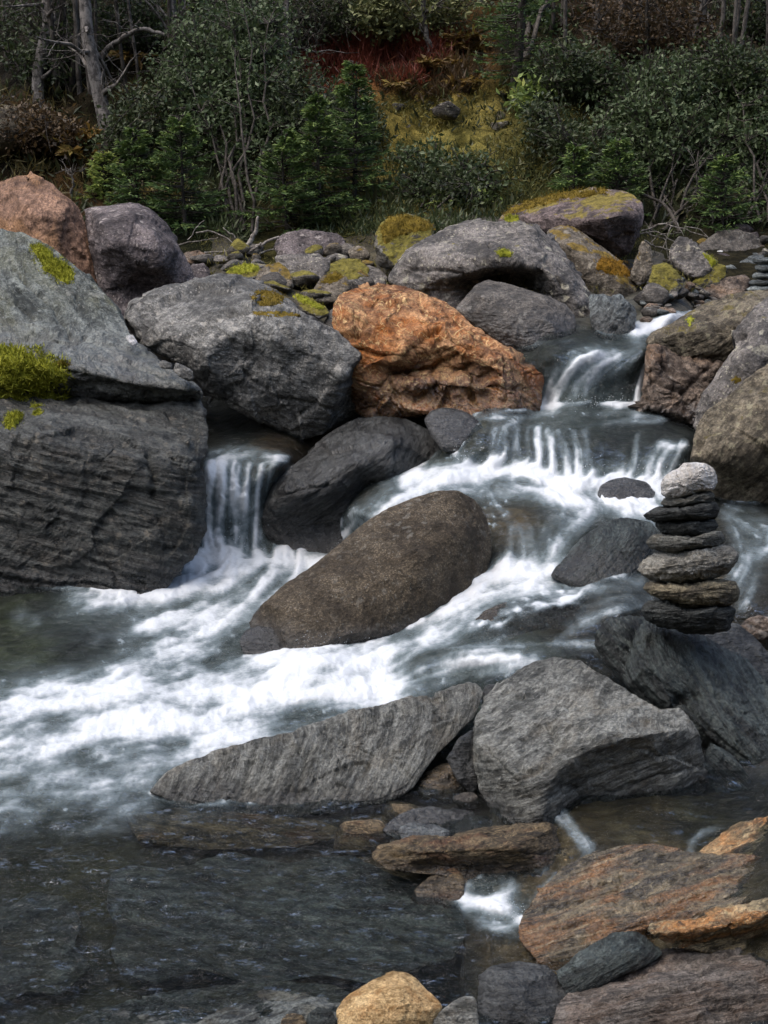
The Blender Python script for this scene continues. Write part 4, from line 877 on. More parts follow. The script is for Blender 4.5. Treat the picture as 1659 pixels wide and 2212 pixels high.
rock('orangeband', 'rock', 'orange brown ledge with a hollow below, right edge above the bottom slab', M_AMBER,
     [(1396,2012,0),(1402,1996,25),(1440,1990,35),(1500,1988,40),(1530,1980,50),(1580,1966,65),(1659,1940,90),(1780,1915,110),(1780,2060,0),(1659,2060,20),(1560,2060,30),(1450,2045,10)], d=3.42, ridges=[[(1420,2014,-15),(1500,2012,-15),(1580,1995,-15),(1659,1972,-10)],[(1470,2035,30),(1580,2025,35),(1680,2010,35)]], bulge=3, bp=8, strata=.02, lump=.02, med=.02, T=70, cat='rock', bed=(-14,.2))
rock('darkwedge', 'rock', 'wet blue black wedge stone on the amber slab', M_DGREEN,
     [(1200,2098,20),(1229,2077,40),(1269,2045,70),(1319,2017,100),(1345,2012,105),(1376,2013,105),(1404,2031,85),(1432,2060,50),(1400,2085,20),(1329,2115,0),(1279,2140,-10),(1229,2155,-15),(1207,2120,0)], d=3.36, ridges=[[(1240,2090,15),(1310,2050,35),(1380,2040,45)]], bulge=10, bp=4, strata=.02, lump=.02, med=.012, T=70, cat='rock', bed=(-28,.3), facet=0.40)
rock('bottomslab', 'boulder', 'wide grey brown striped slab filling the bottom right corner', M_BOTTOM,
     [(1186,2240,30),(1192,2200,70),(1202,2176,100),(1229,2143,140),(1309,2106,190),(1345,2092,205),(1379,2077,225),(1449,2052,255),(1504,2042,270),(1580,2030,285),(1659,2016,300),(1800,1995,320),(1800,2420,-60),(1300,2420,-60),(1200,2350,-40)],
     d=3.2, ridges=[[(1230,2200,50),(1330,2150,90),(1450,2110,130),(1659,2080,170)],[(1300,2250,20),(1500,2180,60),(1700,2150,80)],[(1400,2100,170),(1550,2070,200)]], bulge=8, bp=6, strata=.010, lump=.012, med=.009, T=140, bed=(-9,.2), res=3.4, an=9, facet=0.45, cracks=[([(1300,2120),(1420,2095),(1560,2065),(1659,2040)],8,4),([(1250,2180),(1400,2150),(1659,2120)],6,4),([(1330,2210),(1500,2170),(1659,2170)],6,4)])
rock('bottomdark', 'rock', 'dark flat topped stone under water beside the bottom slab', M_WETDARK,
     [(1030,2260,0),(1032,2180,60),(1034,2105,130),(1060,2086,145),(1120,2077,150),(1180,2086,140),(1215,2120,110),(1232,2145,80),(1240,2260,0),(1130,2290,-20)], d=3.28, ridges=[[(1085,2110,90),(1095,2190,20),(1100,2250,0)],[(1160,2130,80),(1180,2220,10)]], bulge=10, bp=5, lump=.015, med=.012, T=90, cat='rock', facet=0.40)
rock('yellow', 'rock', 'smooth yellow tan stone at the bottom edge', M_YELLOW,
     [(728,2185,40),(740,2162,60),(755,2147,75),(778,2135,90),(800,2119,100),(829,2106,105),(850,2101,105),(872,2102,100),(900,2116,90),(929,2146,70),(948,2163,50),(955,2175,40),(945,2195,30),(925,2240,0),(880,2290,-20),(780,2290,-20),(732,2240,10)], d=3.16, ridges=[[(770,2175,25),(860,2150,25),(920,2180,25)]], bulge=26, bp=3, lump=.02, med=.012, chips=3, T=100, cat='rock', res=3, facet=0.35)
rock('greysmall', 'rock', 'small pale grey stone between the yellow stone and the dark flat stone', M_SCHIST,
     [(925,2235,20),(929,2212,35),(945,2192,45),(959,2178,55),(989,2157,70),(1010,2152,70),(1025,2153,65),(1034,2182,40),(1032,2260,0),(960,2290,-10)], d=3.14, bulge=10, bp=4, chips=4, lump=.03, med=.02, T=50, cat='rock')
rock('pebble1', 'rock', 'dark brown pebble left of the yellow stone, cut by the frame', M_RUST, [(606,2225,0),(608,2202,15),(622,2189,30),(650,2191,30),(664,2208,15),(662,2240,0),(630,2250,0)], d=3.2, bulge=12, bp=3, T=30, cat='rock', lump=.04)
rock('pebble2', 'rock', 'dark grey pebble touching the yellow stone', M_DGREEN, [(660,2230,0),(664,2194,25),(685,2174,40),(714,2180,40),(728,2203,20),(725,2245,0),(690,2255,0)], d=3.22, bulge=14, bp=3, T=40, cat='rock', lump=.03)
rock('rightdark', 'rock', 'dark wet rock under the right side of the big boulder', M_DGREEN,
     [(1505,1640,40),(1530,1600,60),(1570,1620,60),(1620,1680,40),(1650,1730,20),(1640,1770,0),(1560,1785,0),(1520,1750,10)], d=4.4, bulge=12, chips=4, strata=.02, lump=.03, T=80, bed=(40,.3), cat='rock')
rock('rightpebble', 'rock', 'brown pebble with a pale rim at the right edge by the cairn foot', M_BROWNLAY, [(1598,1350,10),(1612,1336,20),(1640,1330,25),(1680,1335,20),(1690,1370,0),(1640,1385,0),(1605,1372,0)], d=5.15, bulge=12, bp=3, T=30, cat='rock', lump=.03)
# ---- under water at the lower left
def sub(pts, d, off):
    return [(u, v, (float(surf_depth(np.array([float(u)]), np.array([float(v)]))[0]) / d - 1) * FPX + off) for u, v in pts]
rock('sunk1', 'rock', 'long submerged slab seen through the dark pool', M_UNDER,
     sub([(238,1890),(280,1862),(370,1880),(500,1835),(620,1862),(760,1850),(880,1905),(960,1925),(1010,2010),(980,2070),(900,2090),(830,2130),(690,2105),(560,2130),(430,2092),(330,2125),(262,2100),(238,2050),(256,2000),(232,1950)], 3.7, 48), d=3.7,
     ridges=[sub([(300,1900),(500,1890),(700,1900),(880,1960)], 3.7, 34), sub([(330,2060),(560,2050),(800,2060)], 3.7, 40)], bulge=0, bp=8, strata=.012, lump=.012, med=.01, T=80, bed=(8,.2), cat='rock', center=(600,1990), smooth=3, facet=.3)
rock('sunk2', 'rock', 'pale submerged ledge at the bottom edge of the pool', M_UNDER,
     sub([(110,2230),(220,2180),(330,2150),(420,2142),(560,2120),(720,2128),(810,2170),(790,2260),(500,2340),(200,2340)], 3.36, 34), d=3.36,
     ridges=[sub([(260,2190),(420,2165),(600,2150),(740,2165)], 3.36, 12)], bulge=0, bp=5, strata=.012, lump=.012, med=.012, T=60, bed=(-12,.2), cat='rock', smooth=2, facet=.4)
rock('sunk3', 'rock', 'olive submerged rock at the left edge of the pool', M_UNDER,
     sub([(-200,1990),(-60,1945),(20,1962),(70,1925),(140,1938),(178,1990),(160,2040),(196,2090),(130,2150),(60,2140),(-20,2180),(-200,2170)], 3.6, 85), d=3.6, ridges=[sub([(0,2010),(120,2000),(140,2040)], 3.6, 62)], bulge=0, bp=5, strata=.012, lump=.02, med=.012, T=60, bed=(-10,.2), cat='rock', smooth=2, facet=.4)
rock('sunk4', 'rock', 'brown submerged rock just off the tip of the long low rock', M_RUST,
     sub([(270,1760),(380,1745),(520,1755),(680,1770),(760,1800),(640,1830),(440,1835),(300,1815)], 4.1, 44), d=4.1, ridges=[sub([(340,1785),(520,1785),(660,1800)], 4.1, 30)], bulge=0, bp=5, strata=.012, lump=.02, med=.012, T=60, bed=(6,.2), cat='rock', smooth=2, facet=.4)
# ---- small stones wedged between the slab and the grey boulder
rock('whitestone', 'stone', 'white stone wedged between the big slab and the grey boulder', M_WHITE, [(271,732,10),(274,725,12),(287,723,14),(294,735,10),(298,743,5),(288,748,0),(281,742,0)], d=6.8, bulge=4, bp=4, T=14, res=2, cat='stone', smooth=1)
rock('chock1', 'stone', 'small grey round stone jammed under the grey boulder', M_GREY, [(342,785,5),(347,779,8),(356,778,8),(372,786,5),(372,796,0),(355,798,0),(345,793,0)], d=6.58, bulge=7, bp=3, T=14, res=2, cat='stone', smooth=1)
rock('chock2', 'stone', 'small grey block jammed under the grey boulder near the gap', M_GREY, [(374,800,5),(379,783,12),(395,788,10),(418,803,5),(417,821,0),(405,824,0),(385,812,0)], d=6.52, bulge=6, bp=6, T=20, res=2, cat='stone', smooth=1)

# ---- the tall cairn
CA = [
 ('cairn_stone', 'lumpy pale quartz stone crowning the tall cairn', M_QUARTZ, [(1427,1052),(1434,1030),(1452,1018),(1468,1011),(1478,1001),(1500,999),(1524,1002),(1538,1010),(1546,1018),(1549,1040),(1541,1057),(1520,1061),(1494,1068),(1466,1078),(1440,1076),(1428,1068)], 52, 8),
 ('cairn_stone', 'thin grey wedge stone just under the pale top stone', M_CAIRNGREY, [(1427,1087),(1433,1078),(1460,1077),(1494,1069),(1530,1062),(1541,1063),(1545,1073),(1534,1086),(1500,1093),(1470,1097),(1438,1095)], 50, 2),
 ('cairn_stone', 'flat dark stone sticking out to the left, third from the cairn top', M_CAIRNDARK, [(1389,1113),(1400,1105),(1430,1099),(1479,1096),(1520,1088),(1547,1086),(1555,1100),(1545,1118),(1500,1124),(1450,1126),(1410,1125),(1396,1121)], 66, 2),
 ('cairn_stone', 'dark layered stone, fourth from the cairn top', M_CAIRNDARK, [(1416,1132),(1425,1126),(1479,1124),(1530,1119),(1546,1121),(1553,1136),(1537,1157),(1500,1161),(1460,1161),(1432,1152)], 62, 2),
 ('cairn_stone', 'grey stone with a ragged rim, fifth from the cairn top', M_CAIRNGREY, [(1396,1173),(1404,1160),(1416,1154),(1440,1158),(1500,1158),(1545,1149),(1557,1149),(1565,1162),(1560,1176),(1520,1184),(1490,1189),(1455,1197),(1418,1188),(1403,1183)], 72, 2),
 ('cairn_stone', 'widest pale grey stone of the tall cairn, third from its foot', M_CAIRNPALE, [(1376,1230),(1382,1216),(1395,1206),(1414,1193),(1450,1196),(1500,1188),(1555,1176),(1580,1182),(1594,1196),(1593,1211),(1576,1230),(1550,1245),(1534,1251),(1500,1258),(1465,1260),(1419,1256),(1388,1243)], 84, 4),
 ('cairn_stone', 'tan and grey block, second from the foot of the tall cairn', M_CAIRNTAN, [(1388,1271),(1397,1259),(1440,1260),(1500,1260),(1545,1252),(1588,1256),(1599,1275),(1596,1294),(1582,1306),(1530,1311),(1479,1313),(1440,1300),(1402,1285)], 80, 3),
 ('cairn_stone', 'black finely layered stone at the foot of the tall cairn', M_CAIRNDARK, [(1384,1320),(1390,1305),(1402,1297),(1440,1302),(1480,1314),(1530,1313),(1575,1308),(1590,1317),(1595,1340),(1576,1361),(1540,1366),(1500,1366),(1440,1354),(1396,1338)], 84, 3)]
for i, (nm, lb, mt, o_, th, ch) in enumerate(CA):
    o_ = [(u, v) for u, v in o_]
    rock('cairn%d' % i, nm, lb, mt, o_, d=4.77 + (.01 if i % 2 else 0), wt=6, bulge=th, bp=2.4, T=th * 1.1, lump=.022, med=.022 if i else .03, strata=.02 if i else .01, chips=ch, res=1.9, cat='cairn stone', facet=.8, group='stones of the tall cairn', bed=(-3, .05), an=6, smooth=1, sf=1.3)
# ---- the small cairn at the right edge
for i, (lb, o_) in enumerate([
  ('pale grey top stone of the small cairn at the right edge', [(1624,558),(1632,555),(1690,557),(1690,570),(1640,571),(1626,567)]),
  ('grey stone, second from the top of the small far cairn', [(1630,574),(1640,571),(1690,572),(1690,586),(1640,587),(1631,582)]),
  ('grey green middle stone of the small far cairn', [(1624,594),(1632,588),(1690,588),(1690,604),(1636,603),(1626,601)]),
  ('thin dark stone, second from the foot of the small far cairn', [(1616,610),(1625,604),(1690,605),(1690,616),(1630,616),(1618,614)]),
  ('wide grey foot stone of the small far cairn', [(1612,624),(1626,617),(1690,617),(1690,632),(1640,631),(1614,629)])]):
    rock('small%d' % i, 'cairn_stone', lb, M_BLUE, o_, d=8.1, wt=2, bulge=22, bp=2.2, T=24, lump=.03, med=.01, res=2, cat='cairn stone', group='stones of the small cairn', smooth=1)

# ---- far bank, traced stones
FB = [
 ('farmoss', M_MOSSFULL, 'big rounded rock wholly covered in moss, far bank behind the orange boulder', [(810,505),(822,482),(840,468),(880,460),(920,473),(945,494),(935,520),(900,570),(850,590),(815,570)], 9.4, 110, 24),
 ('farflat', M_PURPLE, 'flat dark layered rock by the driftwood on the far bank', [(588,534),(600,512),(620,503),(655,496),(690,500),(720,503),(742,520),(756,545),(740,555),(650,556),(600,556)], 9.75, 60, 10),
 ('farbelow', M_LICHEN, 'grey block with lichen under the flat dark layered rock', [(596,556),(620,550),(690,552),(712,560),(712,580),(692,612),(640,618),(606,598)], 9.45, 60, 10),
 ('farcushion', M_MOSSFULL, 'low rock with a bright moss cushion, far bank left', [(488,590),(500,577),(530,569),(560,574),(566,588),(556,602),(500,606)], 9.3, 60, 12),
 ('fargrey', M_MOSSY, 'grey wedge rock with gold moss beside the moss cushion', [(552,602),(560,585),(578,572),(602,565),(620,580),(628,592),(633,620),(590,626),(555,618)], 9.15, 70, 12),
 ('fargold', M_MOSSY, 'rock with gold moss between the grey block and the orange boulder', [(672,640),(680,618),(700,596),(725,585),(748,600),(756,625),(735,650),(700,660),(676,655)], 9.0, 60, 10),
 ('fargold2', M_MOSSFULL, 'mossy hump above the rock with gold moss', [(700,598),(712,572),(740,558),(780,560),(800,580),(790,610),(740,615)], 9.3, 70, 12),
 ('farright', M_LICHEN, 'lichened rock at the upper left of the orange boulder', [(768,600),(775,580),(795,572),(822,582),(838,600),(830,625),(790,630)], 9.0, 60, 10),
 ('farmosslog', M_MOSSFULL, 'long low rock with a moss back, behind the grey boulder', [(630,640),(640,632),(670,645),(705,664),(712,680),(690,690),(650,672),(634,655)], 8.85, 50, 10),
 ('fardark1', M_BROWNGREY, 'dark slanting stone just left of the orange boulder', [(700,700),(712,672),(735,660),(740,690),(728,720),(708,722)], 8.7, 30, 8),
 ('farstub1', M_PURPLE, 'dark rock to the right of the purple boulder, lower one', [(402,600),(412,575),(440,568),(455,585),(450,610),(420,620)], 9.2, 50, 10),
 ('farstub2', M_BROWNLAY, 'tan flat stone on the dark rock right of the purple boulder', [(390,560),(400,545),(430,540),(446,550),(438,570),(405,575)], 9.35, 40, 8),
 ('farpale', M_LICHEN, 'pale grey wedge boulder with yellow moss edge, far right bank', [(1438,558),(1449,533),(1468,511),(1485,513),(1500,530),(1525,548),(1551,564),(1538,585),(1520,600),(1500,601),(1470,588),(1450,575)], 9.3, 70, 10),
 ('farlow', M_BROWNGREY, 'low dark rounded boulder at the forest edge, far right', [(1492,545),(1515,525),(1549,502),(1594,495),(1629,504),(1646,520),(1650,545),(1600,560),(1530,560)], 10.2, 70, 16),
 ('farslab', M_BLUE, 'pale mauve flat slab leaning on stones near the small cairn', [(1544,600),(1579,577),(1610,560),(1632,548),(1652,552),(1640,575),(1620,592),(1590,605),(1552,612)], 9.3, 80, 4),
 ('farround', M_BROWNGREY, 'small round grey boulder on the bank above the blue slate', [(1386,634),(1394,616),(1410,610),(1426,616),(1445,630),(1446,648),(1425,660),(1398,658)], 8.5, 30, 14),
 ('farmossy2', M_MOSSFULL, 'dark mossy rock under the pale wedge boulder', [(1495,612),(1510,588),(1540,572),(1566,575),(1570,595),(1550,620),(1515,630)], 9.0, 40, 10),
 ('farwhite', M_WHITE, 'small white stone beside the pale wedge boulder', [(1540,550),(1548,542),(1560,540),(1566,550),(1558,560),(1545,558)], 9.4, 15, 6),
 ('farmid', M_BROWNLAY, 'brown stone bank below the pale mauve slab', [(1480,640),(1500,620),(1560,600),(1610,592),(1625,610),(1600,640),(1540,660),(1490,660)], 8.8, 60, 10),
 ('farunder', M_MOSSY, 'shaded rock under the dark overhang of the purplish boulder', [(1360,600),(1372,560),(1388,520),(1405,530),(1412,570),(1400,610),(1380,620)], 9.2, 40, 10),
 ('farhang', M_MOSSFULL, 'mossy dark rock between the round grey boulder and the pale wedge', [(1400,610),(1410,575),(1440,568),(1460,585),(1480,610),(1460,640),(1420,640)], 9.1, 40, 12),
 ('fartop', M_PURPLE, 'dark flat stone on top between the tan and purple boulders', [(150,445),(152,430),(180,428),(215,437),(216,450),(180,460)], 8.9, 20, 6),
]
for key, mt, lb, o_, d_, w_, b_ in FB:
    _b = max(o_, key=lambda p: p[1])
    rock(key, 'rock', lb, mt, o_, contact=(float(np.mean([p[0] for p in o_])), _b[1] - 3.), push=-.03, wetband=.01, wt=w_, bulge=b_, bp=4, chips=3, lump=.03, med=.025, res=3.2, cat='rock', smooth=1)

# ---- moss on the boulders
moss('slab', [(-100,752),(0,757),(53,764),(93,788),(130,800),(147,816),(130,835),(117,845),(107,868),(75,875),(50,884),(27,900),(0,895),(-100,890)], 26, 9000, 15, edge=26, seed=2)
moss('slab', [(66,533),(85,531),(110,545),(120,560),(142,570),(158,588),(161,603),(146,614),(122,602),(96,583),(84,560)], 12, 2600, 9, edge=9, seed=3)
moss('slab', [(118,783),(135,778),(152,786),(140,796),(124,793)], 5, 300, 6, M_MOSS_OLD, edge=5, seed=4)
moss('slablow', [(8,905),(25,892),(50,893),(42,915),(18,930)], 10, 700, 9, edge=7, seed=5)
moss('slablow', [(66,880),(78,873),(93,880),(90,895),(72,896)], 8, 400, 8, edge=5, seed=6)
moss('grey', [(541,640),(560,626),(590,628),(618,645),(605,655),(580,662),(555,658)], 7, 900, 6, M_MOSS_OLD, edge=8, seed=7)
moss('grey', [(545,673),(600,672),(650,678),(648,688),(590,684),(550,682)], 3, 300, 4, M_MOSS_OLD, edge=4, seed=8)
moss('lichen', [(1088,474),(1100,465),(1118,467),(1120,476),(1100,481)], 6, 400, 5, edge=4, seed=9)
moss('lichen', [(1070,545),(1085,536),(1108,545),(1104,555),(1082,556)], 5, 300, 5, edge=4, seed=10)
moss('tanmoss', [(1285,572),(1300,556),(1330,560),(1352,575),(1370,600),(1345,598),(1310,590),(1292,585)], 8, 900, 6, moss_mat('orange_moss', (.07, .04, .008), (.24, .13, .018), (.36, .22, .03)), edge=8, seed=11)
moss('tanmoss', [(1376,606),(1392,606),(1397,620),(1385,618)], 5, 200, 5, M_MOSS_OLD, edge=4, seed=12)
moss('purplemoss', [(1086,462),(1110,446),(1150,431),(1200,418),(1255,410),(1305,406),(1318,414),(1290,422),(1230,428),(1180,440),(1120,458),(1095,470)], 8, 2200, 6, M_MOSS_OLD, edge=8, seed=13)
moss('farcushion', [(490,588),(502,577),(530,569),(560,575),(556,586),(520,592)], 6, 700, 5, edge=5, seed=14)
moss('farpale', [(1515,545),(1530,550),(1550,564),(1540,578),(1525,560)], 5, 300, 4, edge=4, seed=15)
moss('farmoss', [(820,490),(840,470),(880,462),(920,476),(940,495),(900,500),(860,510),(830,530)], 7, 1400, 6, M_MOSS_OLD, edge=8, seed=16)
moss('fargold', [(690,612),(705,596),(726,586),(745,600),(720,612)], 5, 400, 5, M_MOSS_OLD, edge=5, seed=17)
moss('farmosslog', [(632,640),(642,633),(670,646),(702,664),(690,668),(655,655)], 5, 400, 5, edge=5, seed=18)
moss('k1', [(1480,690),(1492,680),(1500,690),(1490,705)], 4, 150, 4, edge=4, seed=19)
moss('k3', [(1575,822),(1590,812),(1604,820),(1590,830)], 4, 150, 4, M_MOSS_OLD, edge=4, seed=20)
DRY = [(1335,1350),(1450,1335),(1600,1400),(1840,1480),(1840,1640),(1640,1650),(1480,1600),(1390,1540)]
_in &= ~inside(DRY, GU, GV)
# froth collars where the water washes against stone
RD = np.full(GU.shape, 1e9)
for k_, r_ in ROCKS.items():
    if k_.startswith('sunk'): continue
    a_ = np.rint((r_['uv'][:, 0] - gu[0]) / DU).astype(int); b_ = np.rint((r_['uv'][:, 1] - gv[0]) / DU).astype(int)
    m_ = (a_ > 0) & (a_ < nu_ - 1) & (b_ > 0) & (b_ < nv_ - 1)
    for da in (0, 1):
        for db in (0, 1): np.minimum.at(RD, (b_[m_] + db, a_[m_] + da), r_['dep'][m_])
gap = RD - WD0
collar = np.exp(-(np.clip(gap, -.2, .5) / .022) ** 2) * (RD < 1e8)
collar = blur(collar, 1)
coln = sstep(-.25, .5, TB2 + .6 * TB + .25 * L2)
foam = np.clip(foam + collar * (.10 + .55 * coln) * (.25 + .75 * sstep(.02, .2, AER)), 0, 1.15)
_ok = _in[:-1, :-1] & _in[1:, :-1] & _in[:-1, 1:] & _in[1:, 1:]
_id = np.arange(nu_ * nv_).reshape(nv_, nu_)
_q = np.stack([_id[:-1, :-1][_ok], _id[1:, :-1][_ok], _id[1:, 1:][_ok], _id[:-1, 1:][_ok]], 1)
_used = np.unique(_q); _re = np.full(nu_ * nv_, -1); _re[_used] = np.arange(len(_used))
wm = new_mesh('stream_water', WPOS.reshape(-1, 3)[_used], quads=_re[_q])
attr_f(wm, 'foam', foam.ravel()[_used])
# position along and across the current, for the fine filaments
attr_f(wm, 'streak', (0.5 + 0.22 * L1 + 0.12 * L2).ravel()[_used])
attr_f(wm, 'air', AER.ravel()[_used])
def water_mat():
    N = NT('running_water')
    pos = N.n('ShaderNodeNewGeometry').outputs['Position']
    fo = N.attr('foam'); stk = N.attr('streak')
    brk = N.noise(pos, 60, 4, 0.7)
    f = N.math('ADD', fo, N.math('MULTIPLY', N.math('SUBTRACT', brk, 0.5), N.ramp(fo, 0.02, 0.4, 0.0, 0.38)))
    f = N.math('ADD', f, N.math('MULTIPLY', N.math('SUBTRACT', stk, 0.5), N.ramp(fo, 0.05, 0.5, 0.0, 0.14)))
    fm = N.ramp(f, 0.06, 1.02, 0.0, 1.0)
    rip = N.noise(N.map(pos, (1, 2.0, 1.2)), 13, 5, 0.6, 0.8)
    nb = N.bump(rip, 0.9, 0.09)
    nb = N.bump(N.noise(pos, 48, 3, 0.6, 0.5), 0.5, 0.012, nb)
    fb = N.bump(brk, 0.5, 0.012)
    tr = N.n('ShaderNodeBsdfTransparent'); tr.inputs[0].default_value = (0.80, 0.86, 0.85, 1)
    murk = N.n('ShaderNodeBsdfDiffuse'); N.set(murk.inputs[0], N.mix(N.ramp(N.attr('air'), 0.05, 0.4), (0.035, 0.05, 0.055), (0.13, 0.165, 0.165))); N.set(murk.inputs['Normal'], nb)
    body = N.n('ShaderNodeMixShader'); N.set(body.inputs[0], N.ramp(N.attr('air'), 0.05, 0.45, 0.03, 0.5))
    N.set(body.inputs[1], tr.outputs[0]); N.set(body.inputs[2], murk.outputs[0])
    gl = N.n('ShaderNodeBsdfGlossy'); gl.inputs['Roughness'].default_value = 0.07; N.set(gl.inputs['Normal'], nb)
    fr = N.n('ShaderNodeFresnel'); fr.inputs['IOR'].default_value = 1.33; N.set(fr.inputs['Normal'], nb)
    surf = N.n('ShaderNodeMixShader'); N.set(surf.inputs[0], fr.outputs[0])
    N.set(surf.inputs[1], body.outputs[0]); N.set(surf.inputs[2], gl.outputs[0])
    foam_c = N.mix(N.ramp(fm, .25, 1), (0.26, 0.325, 0.355), (0.61, 0.645, 0.67))
    fs = N.bsdf(foam_c, 0.55, fb, 0.3)
    mx = N.n('ShaderNodeMixShader'); N.set(mx.inputs[0], fm)
    N.set(mx.inputs[1], surf.outputs[0]); N.set(mx.inputs[2], fs)
    return N.done(mx.outputs[0])
tag(obj('stream_water', wm, water_mat()), kind='structure', label='white and dark mountain stream water running between the boulders')


# ---- drops thrown up at the feet of the falls
_rg = np.random.default_rng(8); _b = MB()
for (u0, v0, u1, v1, n, hgt) in [(430,1205,580,1205,150,70),(1170,874,1375,874,120,22),(1010,1015,1480,1045,240,45),(640,1430,790,1440,170,60),(1050,1960,1125,1990,200,45),(980,990,1005,1005,50,40),(1395,1045,1440,1075,70,45),(720,1180,735,1190,14,40)]:
    for k in range(n):
        t = _rg.uniform(); u = u0 + (u1 - u0) * t + _rg.normal() * 9; v = v0 + (v1 - v0) * t + _rg.normal() * 8
        dq = float(surf_depth(np.array([u]), np.array([v]))[0]) - .03
        c = P(u, v - abs(_rg.normal()) * hgt * .5, dq); r = _rg.uniform(.3, .95) * dq / FPX
        o6 = np.array([[1, 0, 0], [-1, 0, 0], [0, 1, 0], [0, -1, 0], [0, 0, 1.4], [0, 0, -1.4]]) * r + c
        _b.add(o6, t=[(0, 2, 4), (2, 1, 4), (1, 3, 4), (3, 0, 4), (2, 0, 5), (1, 2, 5), (3, 1, 5), (0, 3, 5)])
N_ = NT('water_drops'); tag(_b.build('spray', N_.done(N_.bsdf((.62, .66, .68), .2, None, .5))), label='spray drops at the feet of the falls', kind='stuff')

# ------------------------------------------------------------------ wooded hillside
HY0, HS = 10.5, 0.62
def hill_z(x, y):
    t = (y - HY0)
    base = 1.22 + HS * 0.5 * (t + np.sqrt(t * t + 0.5)) - 0.16 * np.maximum(0, -t)
    p = np.stack([x * .55, y * .55, np.zeros_like(x)], -1)
    w = sstep(10.2, 11.6, y)
    return base + w * (.38 * fbm(p, 3) + .16 * ridged(p * 3.1 + 4, 3))
_hx = np.concatenate([np.arange(-26, -5, 1.0), np.arange(-5, 5, .055), np.arange(5, 27, 1.0)])
_hy = np.concatenate([np.arange(9.2, 16.5, .055), np.arange(16.5, 46, 1.0)])
HX, HY = np.meshgrid(_hx, _hy)
HZ = hill_z(HX, HY)
HZ = HZ + sstep(10.3, 11, HY) * (.11 * fbm(np.stack([HX * 3, HY * 3, HZ * 3], -1), 4) + .09 * ridged(np.stack([HX * 6, HY * 6, HZ * 6], -1), 3))
def hill_hit(u, v):
    """where the line of sight (u, v) meets the hillside"""
    ds = np.linspace(9.6, 30, 800); p = P(np.full(800, u), np.full(800, v), ds)
    hz = hill_z(p[:, 0], p[:, 1])
    i = np.argmax(p[:, 2] < hz)
    if not (p[:, 2] < hz).any(): i = 500
    return np.array([p[i, 0], p[i, 1], hz[i]])
_n2 = HX.shape[1]; _id = np.arange(HX.size).reshape(HX.shape)
_q = np.stack([_id[:-1, :-1].ravel(), _id[:-1, 1:].ravel(), _id[1:, 1:].ravel(), _id[1:, :-1].ravel()], 1)
hm = new_mesh('hillside', np.stack([HX, HY, HZ], -1).reshape(-1, 3), quads=_q)
# ground cover zones, read off the photograph: (u, v, colour)
ZC = np.array([(60,300,.028,.022,.013),(60,100,.022,.019,.014),(250,330,.024,.023,.011),(150,380,.07,.04,.015),(450,420,.022,.028,.012),(500,100,.025,.030,.015),(720,60,.05,.032,.018),
 (850,140,.17,.045,.026),(700,130,.15,.045,.026),(950,115,.18,.075,.025),(960,170,.14,.075,.020),(1040,110,.12,.06,.02),(900,220,.27,.22,.06),(960,240,.28,.235,.065),(1030,250,.25,.21,.06),(850,300,.25,.20,.05),(1000,310,.22,.19,.05),
 (1150,300,.09,.085,.025),(1130,380,.06,.065,.02),(1100,100,.016,.020,.010),(1250,80,.035,.024,.013),(1500,80,.022,.018,.011),(1400,400,.022,.025,.012),(1600,430,.025,.022,.012),(1150,200,.02,.024,.012),(740,470,.05,.055,.018)], float)
def zone(pts):
    dx, dy, dz = pts[:, 0], pts[:, 1], pts[:, 2] - CAM_H
    fw = dy * CP - dz * SP; up = dy * SP + dz * CP
    u = dx / fw * FPX + W_IM / 2; v = H_IM / 2 - up / fw * FPX
    dd = (u[:, None] - ZC[None, :, 0]) ** 2 + (v[:, None] - ZC[None, :, 1]) ** 2 + 400
    w = 1 / dd ** 1.8
    return (w @ ZC[:, 2:]) / w.sum(1)[:, None], u, v
_hp = np.stack([HX, HY, HZ], -1).reshape(-1, 3)
attr_c(hm, 'cover', zone(_hp)[0])
def hill_mat():
    N = NT('hillside_ground')
    pos = N.n('ShaderNodeNewGeometry').outputs['Position']
    c = N.attr('cover', 'Color')
    a = N.noise(pos, 6, 6, .7); b = N.noise(pos, 30, 5, .7)
    c = N.mix(N.ramp(a, .38, .62), N.mix(1.0, c, (.3, .32, .3), 'MULTIPLY'), c)
    c = N.mix(N.ramp(b, .5, .75, 0, .6), c, N.mix(1.0, c, (1.9, 1.7, 1.4), 'MULTIPLY'))
    nb = N.bump(a, .8, .1); nb = N.bump(b, .8, .03, nb)
    return N.done(N.bsdf(c, .95, nb, .1))
tag(obj('hillside', hm, hill_mat()), kind='structure', label='steep mossy wooded hillside behind the stream')

# unseen slope added behind the camera, tilt chosen to close off the low sky
_ox = np.arange(-60, 61, 3.0); _oy = np.arange(-70, -3.9, 2.0)
OX, OY = np.meshgrid(_ox, _oy)
OZ = -.3 + 0.95 * np.maximum(0, -OY - 5) + 1.2 * fbm(np.stack([OX * .2, OY * .2, OX * 0], -1), 3) * sstep(5, 12, -OY)
_id = np.arange(OX.size).reshape(OX.shape)
_q = np.stack([_id[:-1, :-1].ravel(), _id[:-1, 1:].ravel(), _id[1:, 1:].ravel(), _id[1:, :-1].ravel()], 1)
om = new_mesh('hillside', np.stack([OX, OY, OZ], -1).reshape(-1, 3), quads=_q)
attr_c(om, 'cover', np.tile([[.035, .038, .018]], (OX.size, 1)))
tag(obj('hillside', om, bpy.data.materials['hillside_ground']), kind='structure', label='unseen slope added on the near side of the valley to cut low sky')

